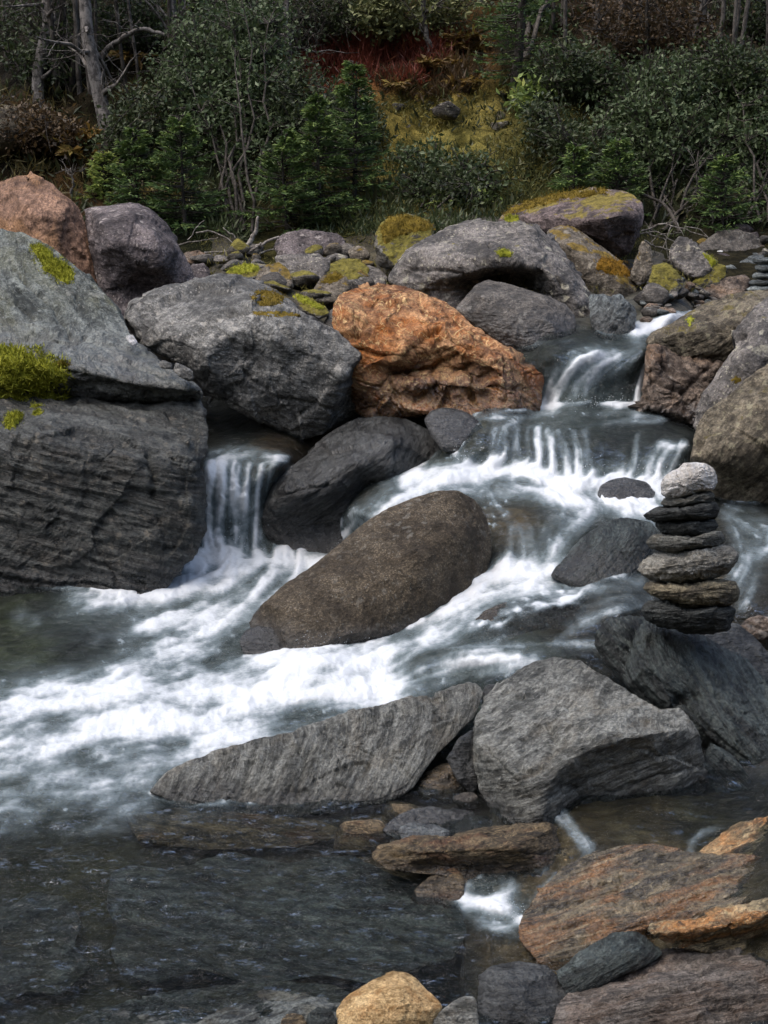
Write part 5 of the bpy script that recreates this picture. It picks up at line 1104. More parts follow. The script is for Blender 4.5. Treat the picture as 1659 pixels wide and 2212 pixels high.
def leaf_mat(name, a, b, c_, trans=.25, rough=.5):
    N = NT(name)
    r = N.attr('rnd')
    cc = N.mix(N.ramp(r, .1, .6), a, b); cc = N.mix(N.ramp(r, .72, 1.0), cc, c_)
    p = N.bsdf(cc, rough, None, .35)
    t = N.n('ShaderNodeBsdfTranslucent'); N.set(t.inputs[0], cc)
    m = N.n('ShaderNodeMixShader'); m.inputs[0].default_value = trans
    N.set(m.inputs[1], p); N.set(m.inputs[2], t.outputs[0])
    return N.done(m.outputs[0])
def bark_mat(name, a, b, sc_=1.0):
    N = NT(name)
    pos = N.n('ShaderNodeNewGeometry').outputs['Position']
    k = N.noise(N.map(pos, (1, 1, .45)), 22 * sc_, 5, .7)
    c = N.mix(N.ramp(k, .40, .58), a, b)
    c = N.mix(N.ramp(N.noise(N.map(pos, (1, 1, 3)), 12 * sc_, 4, .7), .55, .66, 0, .8), c, tuple(x * .35 for x in a))
    return N.done(N.bsdf(c, .85, N.bump(k, .7, .02), .2))
L_WILLOW = leaf_mat('grey_green_leaves', (.034, .056, .022), (.095, .132, .055), (.20, .245, .135))
L_GREEN = leaf_mat('fresh_green_leaves', (0.073, 0.111, 0.034), (0.208, 0.282, 0.073), (0.416, 0.450, 0.122))
L_OLIVE = leaf_mat('olive_leaves', (0.078, 0.098, 0.039), (0.208, 0.221, 0.088), (0.416, 0.416, 0.185))
L_BROWN = leaf_mat('brown_autumn_leaves', (.034, .024, .013), (.095, .060, .028), (.16, .105, .045))
L_SPRUCE = leaf_mat('spruce_needles', (0.023, 0.049, 0.021), (0.088, 0.147, 0.044), (0.208, 0.282, 0.073), .08, .6)
L_FERN = leaf_mat('golden_fern_fronds', (.07, .042, .012), (.20, .125, .03), (.30, .23, .06))
L_RED = leaf_mat('red_heath', (.085, .024, .015), (.21, .056, .034), (.29, .11, .05))
L_GRASS = leaf_mat('dry_undergrowth', (0.073, 0.064, 0.029), (0.208, 0.168, 0.060), (0.393, 0.320, 0.111))
L_DARKU = leaf_mat('dark_undergrowth', (0.029, 0.039, 0.021), (0.078, 0.088, 0.039), (0.159, 0.147, 0.069))
L_YGRASS = leaf_mat('gold_moss_grass', (.070, .066, .018), (.19, .17, .045), (.32, .29, .085))
L_UNDER = leaf_mat('dark_green_low_leaves', (.018, .030, .012), (.055, .078, .028), (.11, .14, .055))
B_BIRCH = bark_mat('pale_birch_bark', (.055, .050, .046), (.19, .175, .16))
B_DARK = bark_mat('dark_bark', (.030, .026, .022), (.085, .075, .064))
B_TWIG = bark_mat('grey_twigs', (.055, .048, .042), (.15, .135, .118))
B_DRIFT = bark_mat('bleached_driftwood', (.13, .115, .10), (.36, .33, .295), 2.0)

def leaves(b, cen, size, rg, up=.5, elong=1.9, rnd=None, axis=None):
    n = len(cen)
    a = rg.normal(size=(n, 3)) if axis is None else axis + rg.normal(size=(n, 3)) * .35
    a /= np.linalg.norm(a, axis=1)[:, None]
    nr = rg.normal(size=(n, 3)) + [0, -.25 * up, up * 1.6]
    sdv = np.cross(a, nr); sdv /= np.linalg.norm(sdv, axis=1)[:, None] + 1e-9
    nn = np.cross(sdv, a)
    L = (size * rg.uniform(.45, 1.5, n))[:, None]; w = L / elong
    v = np.stack([cen, cen + a * L * .5 + sdv * w * .5 + nn * L * .08, cen + a * L, cen + a * L * .5 - sdv * w * .5 + nn * L * .08], 1)
    r = rg.uniform(0, 1, n) if rnd is None else np.clip(rnd + rg.normal(0, .16, n), 0, 1)
    b.add(v.reshape(-1, 3), q=np.arange(4 * n).reshape(-1, 4), r=np.repeat(r, 4))

def bent(a, b, n, rg, k):
    a = np.asarray(a, float); b = np.asarray(b, float)
    t = np.linspace(0, 1, n)[:, None]; p = a + (b - a) * t
    L = np.linalg.norm(b - a)
    off = rg.normal(size=(n, 3)) * k * L; off = np.cumsum(off, 0) * .5
    off = off - off[:1] - (off[-1:] - off[:1]) * t
    return p + off

def bush(name, label, base, blobs, n_leaf, size, lmat, bmat, stems=5, seed=1, r0=.022, clusters=None, sig=.13, cat='tree', group=None, up=.5):
    """stems from the foot, twigs to leaf clusters spread through the crown"""
    rg = np.random.default_rng(seed)
    base = np.asarray(base, float)
    root = tag(empty(name, base), label, cat, group)
    blobs = [(np.asarray(c, float), np.asarray(r, float), w) for c, r, w in blobs]
    wsum = np.array([w for *_, w in blobs]); wsum = wsum / wsum.sum()
    st = MB(); tw = MB(); stem_pts = []
    for k in range(stems):
        c, r, _ = blobs[rg.choice(len(blobs), p=wsum)]
        tip = c + r * rg.normal(size=3) * [.45, .45, .35] + [0, 0, r[2] * .45]
        pth = bent(base + rg.normal(size=3) * [.09, .09, 0], tip, 9, rg, .05)
        st.tube(pth, r0 * rg.uniform(.6, 1), r0 * .22, 5); stem_pts.append(pth[2:])
    sp = np.concatenate(stem_pts)
    ncl = clusters or max(30, n_leaf // 17)
    cb = MB(); per = n_leaf // ncl
    for k in range(ncl):
        c, r, _ = blobs[rg.choice(len(blobs), p=wsum)]
        d = rg.normal(size=3); d /= np.linalg.norm(d)
        q = c + r * d * rg.uniform(.25, 1.0) ** .6
        i = np.argmin(((sp - q) ** 2).sum(1) + .4 * (sp[:, 2] > q[2]))
        a = sp[i]
        pt = bent(a, q + (q - a) * .12, 5, rg, .06); tw.tube(pt, .006, .002, 3)
        t = rg.uniform(.35, 1.05, per)[:, None]
        cen = a + (q - a) * t + rg.normal(size=(per, 3)) * sig * .62 * [1, 1, .7]
        leaves(cb, cen, np.full(per, size), rg, up, rnd=np.clip(rg.normal(.5, .18), .1, .9) + 0 * cen[:, 0])
    st.build('stem', bmat, root, base); tw.build('twigs', bmat, root, base)
    cb.build('crown', lmat, root, base, smooth=False)
    return root

def spruce(name, label, base, h, w, seed=1, n=5200, lmat=None, group=None, cat='spruce', low=.04):
    rg = np.random.default_rng(seed); base = np.asarray(base, float)
    root = tag(empty(name, base), label, cat, group)
    t = MB(); t.tube(bent(base, base + [rg.normal() * .03 * h, rg.normal() * .03 * h, h], 8, rg, .008), .022 * h ** .8, .004, 6); t.build('trunk', B_DARK, root, base)
    b = MB(); tw = MB()
    nb = int(60 + h * 45); per = max(18, n // nb)
    for k in range(nb):
        f = low + (1 - low) * (k + rg.uniform(0, 1)) / nb
        L = w * (1 - f) ** .85 * rg.uniform(.55, 1.12) + .03
        th = rg.uniform(0, 2 * math.pi)
        o = np.array([math.cos(th), math.sin(th), 0])
        a = base + [0, 0, f * h]
        tt = np.linspace(0, 1, 6)[:, None]
        droop = (-.28 * (1 - f) * tt + .22 * tt ** 2 + .25 * f * tt)
        pth = a + o * L * tt + np.array([0, 0, 1.0]) * L * droop
        tw.tube(pth, .006, .0015, 3)
        m = per
        s = rg.uniform(.12, 1, m) ** .8
        cen = np.stack([np.interp(s, tt[:, 0], pth[:, i]) for i in range(3)], 1)
        side = np.cross(o, [0, 0, 1])
        sg = rg.choice([-1, 1], m)[:, None]
        spread = (L * .38 * (1.05 - s))[:, None] * rg.uniform(0, 1, m)[:, None] * sg
        cen = cen + side * spread + o * np.abs(spread) * .6 + [0, 0, -.02]
        leaves(b, cen, np.full(m, .042), rg, .9, 4.2, np.clip(.35 + .35 * s + .2 * f, 0, 1), axis=o + side * sg * .8 + [0, 0, .1])
    tw.build('branches', B_DARK, root, base)
    b.build('needles', lmat or L_SPRUCE, root, base, smooth=False)
    return root

def blob(u, v, ru, rv, d, rd=None, w=1.0):
    m = d / FPX
    return (P(u, v, d), np.array([ru * m, rd if rd else ru * m * .8, rv * m]), w)
def hd(u, v):   # forward distance of the hillside there
    p = hill_hit(u, v); return p[1] * CP - (p[2] - CAM_H) * SP

def bare_tree(name, label, pts, r0, r1, bmat, twigs=10, tl=.5, seed=1, group=None, cat='tree', sides=7):
    rg = np.random.default_rng(seed); pts = np.asarray(pts, float)
    root = tag(empty(name, pts[0]), label, cat, group)
    t = np.linspace(0, 1, len(pts)); tt = np.linspace(0, 1, 16)
    p = np.stack([np.interp(tt, t, pts[:, i]) for i in range(3)], 1) + np.cumsum(rg.normal(size=(16, 3)) * .006, 0)
    b = MB(); b.tube(p, r0, r1, sides); b.build('trunk', bmat, root, pts[0])
    w = MB()
    for k in range(twigs):
        i = rg.integers(4, 15); d = rg.normal(size=3) + [0, -.2, .6]; d /= np.linalg.norm(d)
        L = tl * rg.uniform(.4, 1.2)
        q = bent(p[i], p[i] + d * L, 6, rg, .08); w.tube(q, r1 * .6, .002, 4)
        for _ in range(4):
            j = rg.integers(1, 5); d2 = d + rg.normal(size=3) * .7; d2 /= np.linalg.norm(d2)
            q2 = bent(q[j], q[j] + d2 * L * rg.uniform(.3, .7), 5, rg, .09); w.tube(q2, .004, .0015, 3)
            for _ in range(2):
                j2 = rg.integers(1, 4); d3 = d2 + rg.normal(size=3) * .7; d3 /= np.linalg.norm(d3)
                w.tube(bent(q2[j2], q2[j2] + d3 * L * .3, 4, rg, .1), .0025, .001, 3)
    if twigs: w.build('branches', bmat, root, pts[0])
    return root

def through(base_uv, *uv, dd=0.0):
    """a standing stem whose foot is on the hillside and that passes the given image points"""
    f = hill_hit(*base_uv); d = f[1] * CP - (f[2] - CAM_H) * SP
    return [f] + [P(u, v, d + dd * (i + 1)) for i, (u, v) in enumerate(uv)]

# ---- bushes in front
d0 = 10.6
bush('willow_bush', 'tall grey green willow bush with several thin stems, left of centre', hill_hit(520, 500),
     [blob(480, 260, 150, 130, 11.0, .7, 2.4), blob(420, 170, 110, 80, 11.1, .6, 1.3), blob(560, 170, 130, 100, 11.1, .6, 1.6), blob(600, 330, 120, 110, 10.9, .6, 1.5), blob(460, 60, 100, 80, 11.2, .6, 1.0), blob(590, 60, 80, 70, 11.3, .5, .6), blob(530, 420, 120, 70, 10.8, .5, .8)],
     23000, .039, L_WILLOW, B_DARK, 11, 21, .017, sig=.10)
bush('willow_bush', 'broad grey green willow bush at the right edge of the forest', hill_hit(1420, 500),
     [blob(1420, 260, 170, 110, 11.0, .7, 2.5), blob(1330, 330, 120, 110, 10.9, .6, 1.6), blob(1520, 330, 130, 110, 11.0, .6, 1.6), blob(1440, 160, 110, 60, 11.1, .6, .9), blob(1270, 380, 70, 80, 10.8, .4, .6)],
     21500, .039, L_WILLOW, B_DARK, 10, 22, .016, sig=.10)
bush('willow_bush', 'grey green willow bush cut by the right edge of the frame', hill_hit(1640, 480),
     [blob(1640, 320, 100, 120, 10.9, .6, 1.5), blob(1700, 230, 110, 110, 11.0, .6, 1.5), blob(1610, 420, 90, 60, 10.7, .4, .8)], 12000, .039, L_WILLOW, B_DARK, 7, 23, .016, sig=.10)
bush('willow_shrub', 'low loose willow shrub on the slope, centre', hill_hit(930, 450),
     [blob(900, 350, 70, 60, 10.9, .4, 1.2), blob(980, 380, 90, 60, 10.8, .4, 1.4), blob(870, 420, 70, 50, 10.6, .3, .9), blob(1060, 400, 60, 60, 10.7, .3, .8)], 5200, .039, L_WILLOW, B_DARK, 7, 24, .012, sig=.10, cat='shrub')
bush('green_shrub', 'small fresh green shrub at the foot of the slope, left of the mossy rock', hill_hit(780, 490),
     [blob(770, 460, 70, 40, 10.5, .3, 1.5), blob(830, 440, 50, 35, 10.6, .3, 1)], 1900, .042, L_GREEN, B_DARK, 6, 25, .008, sig=.08, cat='shrub')
bush('green_shrub', 'dark green low shrub between the boulders and the slope', hill_hit(940, 470),
     [blob(940, 455, 70, 35, 10.5, .3, 1.5), blob(1040, 440, 60, 35, 10.5, .3, 1)], 1700, .045, L_GREEN, B_DARK, 6, 26, .008, sig=.08, cat='shrub')
bush('sapling', 'little bright green sapling beside the dark hollow', hill_hit(1140, 260), [blob(1138, 215, 32, 34, hd(1140, 255), .25, 1)], 700, .055, L_GREEN, B_DARK, 2, 27, .010, sig=.08, cat='sapling')
bush('leafy_tree', 'yellow green leafy tree at the top, centre', hill_hit(850, 120), [blob(850, -40, 95, 100, hd(860, 110) - .2, .6, 2), blob(815, 30, 50, 45, hd(860, 110) - .3, .4, .8), blob(890, 50, 70, 40, hd(860, 110), .4, .8), blob(980, 20, 70, 60, hd(960, 100), .5, 1)], 5200, .05, L_OLIVE, B_DARK, 4, 28, .03, sig=.12)
bush('leafy_tree', 'green leafy tree rising above the willow bush, top left of centre', hill_hit(440, 200), [blob(435, 40, 60, 90, 13.0, .5, 2), blob(400, -40, 70, 60, 13.0, .5, 1)], 2600, .06, L_GREEN, B_DARK, 3, 29, .03, sig=.12)
bush('leafy_tree', 'dark green dense tree at the top, right of centre', hill_hit(1130, 190), [blob(1120, 30, 80, 80, 12.9, .6, 2), blob(1060, 70, 60, 60, 12.8, .5, 1), blob(1180, 90, 60, 70, 12.8, .5, 1.2)], 5200, .055, leaf_mat('dark_green_leaves', (0.023, 0.044, 0.017), (0.078, 0.122, 0.039), (0.185, 0.246, 0.073)), B_DARK, 4, 30, .04, sig=.13)
bush('brown_thicket', 'rusty brown leafed thicket at the top right', hill_hit(1330, 170), [blob(1290, 60, 100, 90, 12.9, .7, 2), blob(1400, 60, 90, 80, 13.0, .6, 1.5), blob(1250, 140, 60, 60, 12.7, .4, .8)], 4600, .05, L_BROWN, B_DARK, 8, 31, .02, sig=.12, cat='thicket')
bush('brown_thicket', 'dull brown twiggy thicket in the top right corner', hill_hit(1570, 170), [blob(1540, 60, 100, 100, 13.0, .7, 2), blob(1650, 80, 100, 100, 12.9, .6, 1.8)], 3600, .045, leaf_mat('dull_brown_leaves', (0.061, 0.044, 0.023), (0.159, 0.111, 0.055), (0.294, 0.208, 0.098)), B_DARK, 8, 32, .02, sig=.13, cat='thicket')
bush('brown_thicket', 'thin brown thicket at the top between the birches and the red heath', hill_hit(700, 150), [blob(690, 50, 90, 80, 13.2, .7, 2), blob(620, 10, 60, 60, 13.3, .5, 1)], 1500, .042, L_BROWN, B_TWIG, 12, 33, .012, sig=.13, cat='thicket')
# dark green understory along the foot of the wood
for k_, (u, v, bl, n_, lb) in enumerate([
  (330, 490, [(300,440,80,50),(400,450,80,45),(250,420,50,40)], 3800, 'dark green low bushes behind the purple boulder'),
  (560, 500, [(500,450,80,50),(600,440,80,55),(680,450,60,50)], 4200, 'dark green undergrowth bush at the foot of the tall willow'),
  (1300, 490, [(1250,420,60,50),(1330,420,70,60),(1400,400,60,60)], 3600, 'dark green bush behind the highest mossy boulder'),
  (1520, 490, [(1470,420,80,60),(1560,430,80,60),(1640,440,70,55)], 4200, 'dark green undergrowth bush at the far right under the willows')]):
    bush('undergrowth_bush', lb, hill_hit(u, v), [blob(a, b, c, d, 10.75, .35, c) for a, b, c, d in bl], int(n_ * 1.2), .036, L_UNDER, B_DARK, 8, 130 + k_, .007, sig=.09, cat='bush')
# the dense green and brown mass of the wood behind
L_MID = leaf_mat('dull_green_leaves', (.020, .032, .013), (.062, .082, .032), (.12, .145, .06))
for k_, (u, v, bl, n_, lm, lb) in enumerate([
  (330, 330, [(330,260,90,90),(260,320,70,60)], 3600, L_MID, 'dull green bush between the leaning birch and the tall willow'),
  (650, 330, [(650,230,80,100),(720,290,70,80)], 4200, L_MID, 'dull green bush right of the tall willow'),
  (770, 300, [(760,240,60,60),(800,290,50,50)], 2200, L_MID, 'dull green bush at the left edge of the open slope'),
  (560, 120, [(540,40,110,90),(640,70,80,70)], 3600, L_MID, 'dull green foliage high behind the tall willow'),
  (250, 120, [(250,50,100,90),(330,60,70,70)], 2600, L_UNDER, 'dark foliage behind the curved dead branch'),
  (90, 160, [(60,80,110,100),(120,150,80,60)], 2600, L_UNDER, 'dark foliage among the birches at the top left'),
  (60, 330, [(40,270,90,60),(120,290,70,50)], 2200, L_BROWN, 'brownish bush low under the birches at the left edge'),
  (1180, 330, [(1180,270,60,60),(1220,330,60,50)], 2600, L_MID, 'dull green bush left of the broad willow'),
  (1230, 210, [(1210,150,80,70),(1290,170,70,60)], 3200, L_UNDER, 'dark bush over the dark hollow at the upper right'),
  (1590, 230, [(1560,150,110,80),(1650,190,80,80)], 3600, L_UNDER, 'dark bush under the brown thicket at the top right'),
  (1400, 150, [(1380,50,120,80),(1480,100,80,70)], 3200, L_BROWN, 'brown leafed bush high behind the broad willow'),
  (1640, 90, [(1640,20,120,80)], 2000, L_UNDER, 'dark foliage in the top right corner'),
  (720, 90, [(700,20,90,60),(760,40,60,50)], 2000, L_MID, 'dull green foliage above the red heath'),
  (960, 420, [(940,400,90,40),(1010,420,70,35)], 2400, L_MID, 'dull green ground bush at the foot of the open slope')]):
    d_ = hd(u, v)
    bush('thicket_bush', lb, hill_hit(u, v), [blob(a, b, c, d, d_ - .1, .45, c) for a, b, c, d in bl], int(n_ * 1.35), .038, lm, B_DARK, 7, 160 + k_, .010, sig=.11, cat='bush')
# ---- spruces
for i, (u, v, h, w, lb, n) in enumerate([
  (300, 480, .66, .34, 'young dark spruce at the foot of the wood, behind the purple boulder', 5000),
  (400, 500, .80, .38, 'young spruce under the willow bush, left one', 5500),
  (620, 500, .70, .36, 'young spruce under the willow bush, right one', 5000),
  (765, 440, 1.0, .33, 'slender bright tipped spruce beside the mossy slope', 6000),
  (690, 470, .85, .32, 'dark spruce between the willow bush and the mossy slope', 5500),
  (1240, 480, .55, .28, 'young dark spruce behind the purplish mossy boulder', 3500),
  (1330, 470, .55, .30, 'dark young spruce under the broad willow bush', 3500),
  (1560, 490, .5, .32, 'dark low spruce at the far right forest edge', 3500),
  (230, 430, .34, .22, 'tiny yellow green spruce between the tan boulder and the wood', 2200)]):
    spruce('spruce_tree', lb, hill_hit(u, v), h, w, 60 + i, n, L_GREEN if i == 8 else None)
spruce('spruce_tree', 'big dark spruce above the dark hollow, top right of centre', hill_hit(1110, 210), 2.4, .42, 80, 9000)
# ---- birches and bare trees
bare_tree('birch_tree', 'pale leaning birch trunk at the left, thickest in view', through((236, 345), (215, 240), (195, 150), (183, 60), (170, -60)), .062, .045, B_BIRCH, 7, .5, 90)
bare_tree('birch_tree', 'pale birch trunk left of the leaning one, with a fork', through((85, 250), (82, 150), (98, 60), (92, -60)), .05, .04, B_BIRCH, 7, .4, 91)
bare_tree('birch_tree', 'thin pale birch trunk just left of the leaning birch', through((132, 175), (115, 90), (104, 0), (100, -60)), .042, .034, B_BIRCH, 6, .4, 92)
bare_tree('birch_tree', 'thin pale upright birch behind the curved branch', through((372, 190), (368, 90), (364, -60)), .034, .028, B_BIRCH, 6, .6, 93)
bare_tree('birch_tree', 'thin pale birch stem right of the willow bush crown', through((624, 200), (626, 100), (618, 40), (622, -60)), .028, .022, B_BIRCH, 8, .7, 94)
bare_tree('birch_tree', 'pale thin birch above the red heath', through((930, 130), (922, 60), (918, -50)), .026, .02, B_BIRCH, 6, .5, 95)
_c = hd(215, 250)
bare_tree('dead_branch', 'long curved dead branch arching from the leaning birch', [P(208, 150, _c), P(240, 105, _c - .1), P(275, 72, _c - .2), P(310, 62, _c - .2), P(350, 72, _c - .2)], .026, .014, B_BIRCH, 3, .3, 96, cat='branch')
bare_tree('bare_shrub', 'bare pale forked shrub above the red heath, left part', through((660, 150), (690, 90), (712, 20)), .02, .008, B_TWIG, 22, .7, 97, cat='shrub')
bare_tree('bare_shrub', 'bare grey forked tree at the top right', through((1490, 160), (1500, 70), (1510, 30), (1520, -40)), .03, .016, B_TWIG, 10, .6, 98, cat='shrub')
bare_tree('bare_shrub', 'thin dead sapling at the far right forest edge', [hill_hit(1545, 500), P(1525, 465, 10.3), P(1512, 430, 10.2)], .010, .004, B_TWIG, 8, .28, 99, cat='shrub')
bare_tree('bare_shrub', 'little bare forked seedling behind the tan boulder', [P(155, 420, 10.0), P(155, 390, 10.0), P(145, 372, 10.0)], .010, .004, B_TWIG, 4, .2, 100, cat='shrub')
# far dim trunks of the wood
rg = np.random.default_rng(5)
for k in range(46):
    left = k < 28
    u = rg.uniform(-60, 470) if left else rg.uniform(1180, 1720)
    v = rg.uniform(30, 230)
    f = hill_hit(u, v)
    ln = rg.normal(0, .12); hgt = rg.uniform(2.0, 3.6)
    bare_tree('bare_tree', 'thin %s bare stem in the wood, %s' % ('greyish' if k % 3 else 'blackish', 'upper left' if left else 'upper right'), [f, f + [ln * .5 + rg.normal() * .05, 0, hgt * .5], f + [ln, .05, hgt]],
              rg.uniform(.014, .034), .010, B_TWIG if k % 3 else B_DARK, 7, .7, 200 + k, group='thin %s bare stems in the wood, %s' % ('greyish' if k % 3 else 'blackish', 'upper left' if left else 'upper right'), sides=5)
# ---- heath, ferns, undergrowth (nobody could count it)
_tx = np.linspace(-6, 6, 241); _ty = np.linspace(9, 24, 301)
_TX, _TY = np.meshgrid(_tx, _ty); _TZ = hill_z(_TX, _TY)
def hz_fast(x, y):
    a = np.clip((x + 6) / .05, 0, 239.99); b = np.clip((y - 9) / .05, 0, 299.99)
    i, j = a.astype(int), b.astype(int); f, g = a - i, b - j
    return (_TZ[j, i] * (1 - f) + _TZ[j, i + 1] * f) * (1 - g) + (_TZ[j + 1, i] * (1 - f) + _TZ[j + 1, i + 1] * f) * g
def hill_hits(u, v):
    out = np.zeros((len(u), 3)); found = np.zeros(len(u), bool)
    for d in np.linspace(9.6, 23, 330):
        p = P(u, v, np.full(len(u), d)); hz = hz_fast(p[:, 0], p[:, 1])
        m = (~found) & (p[:, 2] < hz)
        out[m] = np.column_stack([p[m, 0], p[m, 1], hz[m]]); found |= m
    return out, found
def cover(name, label, mat, n, umin, umax, vmin, vmax, length, seed, upright=.8, elong=9, keep=None, size_jit=.5):
    rg = np.random.default_rng(seed); b = MB()
    if keep is not None: k_ = np.array(keep, float); umin, umax, vmin, vmax = k_[:, 0].min(), k_[:, 0].max(), k_[:, 1].min(), k_[:, 1].max()
    u = rg.uniform(umin, umax, n * 2); v = rg.uniform(vmin, vmax, n * 2)
    p, ok = hill_hits(u, v)
    cl = fbm(p * 2.3 + seed, 3); ok &= cl > -.2
    if keep is not None: ok &= inside(keep, u, v)
    p = p[ok][:n]; cl = cl[ok][:n]; m = len(p)
    ax = rg.normal(size=(m, 3)) * .55 + [0, -.15, upright]
    leaves(b, p + rg.normal(size=(m, 3)) * [.05, .05, .01], length * (1 + size_jit * cl), rg, .2, elong, np.clip(.45 + cl * .8, 0, 1), axis=ax)
    tag(b.build(name, mat, smooth=False), label, kind='stuff')
cover('undergrowth', 'dark tangled undergrowth of the wood', L_DARKU, 16000, -300, 2000, -80, 500, .085, 301, .6, 4)
cover('dry_grass', 'dry brown grass under the birches', L_GRASS, 6000, -200, 420, 200, 460, .11, 302, .7, 12)
cover('moss_grass', 'golden moss and grass on the open slope', L_YGRASS, 15000, 800, 1260, 190, 480, .036, 303, .6, 4)
cover('moss_grass', 'olive grass at the foot of the slope', L_OLIVE, 8000, 640, 1300, 300, 500, .05, 304, .8, 6)
cover('red_heath', 'patch of red heath on the upper slope', L_RED, 7000, 640, 1060, 60, 215, .13, 305, 1.3, 16, keep=[(640,150),(700,118),(800,112),(930,100),(1000,100),(960,150),(900,195),(780,180),(680,175)])
cover('brown_heath', 'brown heath hanging below the red patch', L_BROWN, 3200, 780, 1060, 130, 230, .10, 306, .7, 9, keep=[(800,170),(880,165),(1000,140),(1040,160),(1010,215),(900,225),(830,205)])
def bank_cover(name, label, mat, n, u0, u1, v0, v1, length, seed):
    rg = np.random.default_rng(seed); u = rg.uniform(u0, u1, n); v = rg.uniform(v0, v1, n)
    p = P(u, v, surf_depth(u, v)); cl = fbm(p * 2.3 + seed, 3); ok = cl > -.12; p = p[ok]; cl = cl[ok]; b = MB()
    leaves(b, p + [0, 0, .0], length * (1 + .6 * cl), rg, .2, 7, np.clip(.45 + cl * .8, 0, 1), axis=rg.normal(size=(len(p), 3)) * .6 + [0, -.1, .8])
    tag(b.build(name, mat, smooth=False), label, kind='stuff')
bank_cover('bank_grass', 'low dark green grass along the foot of the wood', L_MID, 9000, 150, 1720, 440, 520, .075, 311)
bank_cover('bank_moss', 'yellow moss and dry grass between the stones of the far bank', L_YGRASS, 7000, 380, 1720, 490, 640, .032, 312)
def fern(u, v, size, n, label, seed, group=None):
    rg = np.random.default_rng(seed); f = hill_hit(u, v); root = tag(empty('fern', f), label, 'fern', group)
    for k in range(n):
        th = rg.uniform(0, 6.28); o = np.array([math.cos(th), math.sin(th) - .3, 0]); t = np.linspace(0, 1, 16)[:, None]
        pth = f + o * size * t * .8 + np.array([0, 0, size]) * (1.1 * t - .75 * t * t)
        b = MB(); side = np.cross(o, [0, 0, 1]); side /= np.linalg.norm(side)
        for s in (-1, 1):
            m = 15; c = pth[1:]; sz = size * .34 * np.sin(np.linspace(.35, 3.0, m))
            leaves(b, c, sz, rg, .8, 3.2, np.full(m, rg.uniform(.2, .9)), axis=side * s + o * .5)
        b.tube(pth, .004, .001, 3); b.build('frond', L_FERN, root, f, smooth=False)
for i, (u, v, s, n, lb) in enumerate([(950, 165, .42, 9, 'bright orange fern at the end of the red heath'), (985, 110, .5, 9, 'golden fern at the top of the red heath'), (1010, 130, .45, 8, 'golden fern right of the red heath, lower one'), (190, 360, .5, 8, 'rusty fern at the foot of the leaning birch'),
      (150, 330, .6, 7, 'pale yellow arching fern under the birches'), (290, 160, .5, 6, 'yellow fern frond tuft behind the curved branch'), (110, 345, .5, 7, 'rusty fern left of the leaning birch'), (1000, 200, .35, 7, 'brown fern hanging over the mossy slope'), (870, 205, .35, 6, 'small brown fern under the red heath')]):
    fern(u, v, s * .62, n, lb, 400 + i)
# hummocks of the mossy slope: low stones under moss
rg = np.random.default_rng(77)
def lump_stone(name, label, cat, pos, r, mat, seed, flat=.6, group=None, chips=7, rotz=None, nu=18, nw=11):
    rg = np.random.default_rng(seed)
    th = np.linspace(0, 2 * math.pi, nu, endpoint=False); ph = np.linspace(.12, math.pi - .12, nw)
    T, Pp = np.meshgrid(th, ph)
    V = np.stack([np.sin(Pp) * np.cos(T), np.sin(Pp) * np.sin(T), np.cos(Pp)], -1).reshape(-1, 3)
    V = np.concatenate([V, [[0, 0, 1], [0, 0, -1]]])
    for _ in range(chips):
        n = rg.normal(size=3); n /= np.linalg.norm(n); dt = V @ n; h = rg.uniform(.5, .85); V = V - n * (np.maximum(dt - h, 0) * .9)[:, None]
    V = V * np.array([1, rg.uniform(.6, 1), flat])
    V = V * (1 + .10 * fbm(V * 2.2 + seed, 3) + .04 * fbm(V * 7 + seed, 2))[:, None]
    a = rg.uniform(0, 6.28) if rotz is None else rotz; ca, sa = math.cos(a), math.sin(a)
    V = np.stack([V[:, 0] * ca - V[:, 1] * sa, V[:, 0] * sa + V[:, 1] * ca, V[:, 2]], 1) * r
    j = np.arange(nu); j2 = (j + 1) % nu
    Q = np.concatenate([np.stack([k * nu + j, (k + 1) * nu + j, (k + 1) * nu + j2, k * nu + j2], 1) for k in range(nw - 1)])
    e = nu * nw
    Tr = np.concatenate([np.stack([np.full(nu, e), j, j2], 1), np.stack([np.full(nu, e + 1), (nw - 1) * nu + j2, (nw - 1) * nu + j], 1)])
    me = new_mesh(name, V + [0, 0, r * flat], quads=Q, tris=Tr)
    attr_v(me, 'q', V * 1.0 + rg.uniform(-5, 5, 3)); attr_f(me, 'wet', np.zeros(len(V)))
    return tag(obj(name, me, mat, None, pos), label, cat, group)
for k in range(16):
    u, v = rg.uniform(815, 1150), rg.uniform(200, 300)
    if k > 11: u, v = rg.uniform(830, 1250), rg.uniform(300, 400)
    p = hill_hit(u, v); r = rg.uniform(.05, .11)
    lump_stone('mossy_stone', 'moss covered stone on the open slope', 'stone', p - [0, 0, r * .75], r, M_MOSSFULL, 500 + k, .75, chips=12, group='mossy stones of the open slope', nu=14, nw=8)
lump_stone('rock', 'grey rock showing among the moss of the open slope', 'rock', hill_hit(965, 258) - [0, .1, .02], .13, M_LICHEN, 571, .7, chips=14)
lump_stone('rock', 'dim grey boulder at the left edge under the birches', 'rock', hill_hit(10, 320) - [0, .1, .1], .26, M_BROWNMOSS, 572, .8)
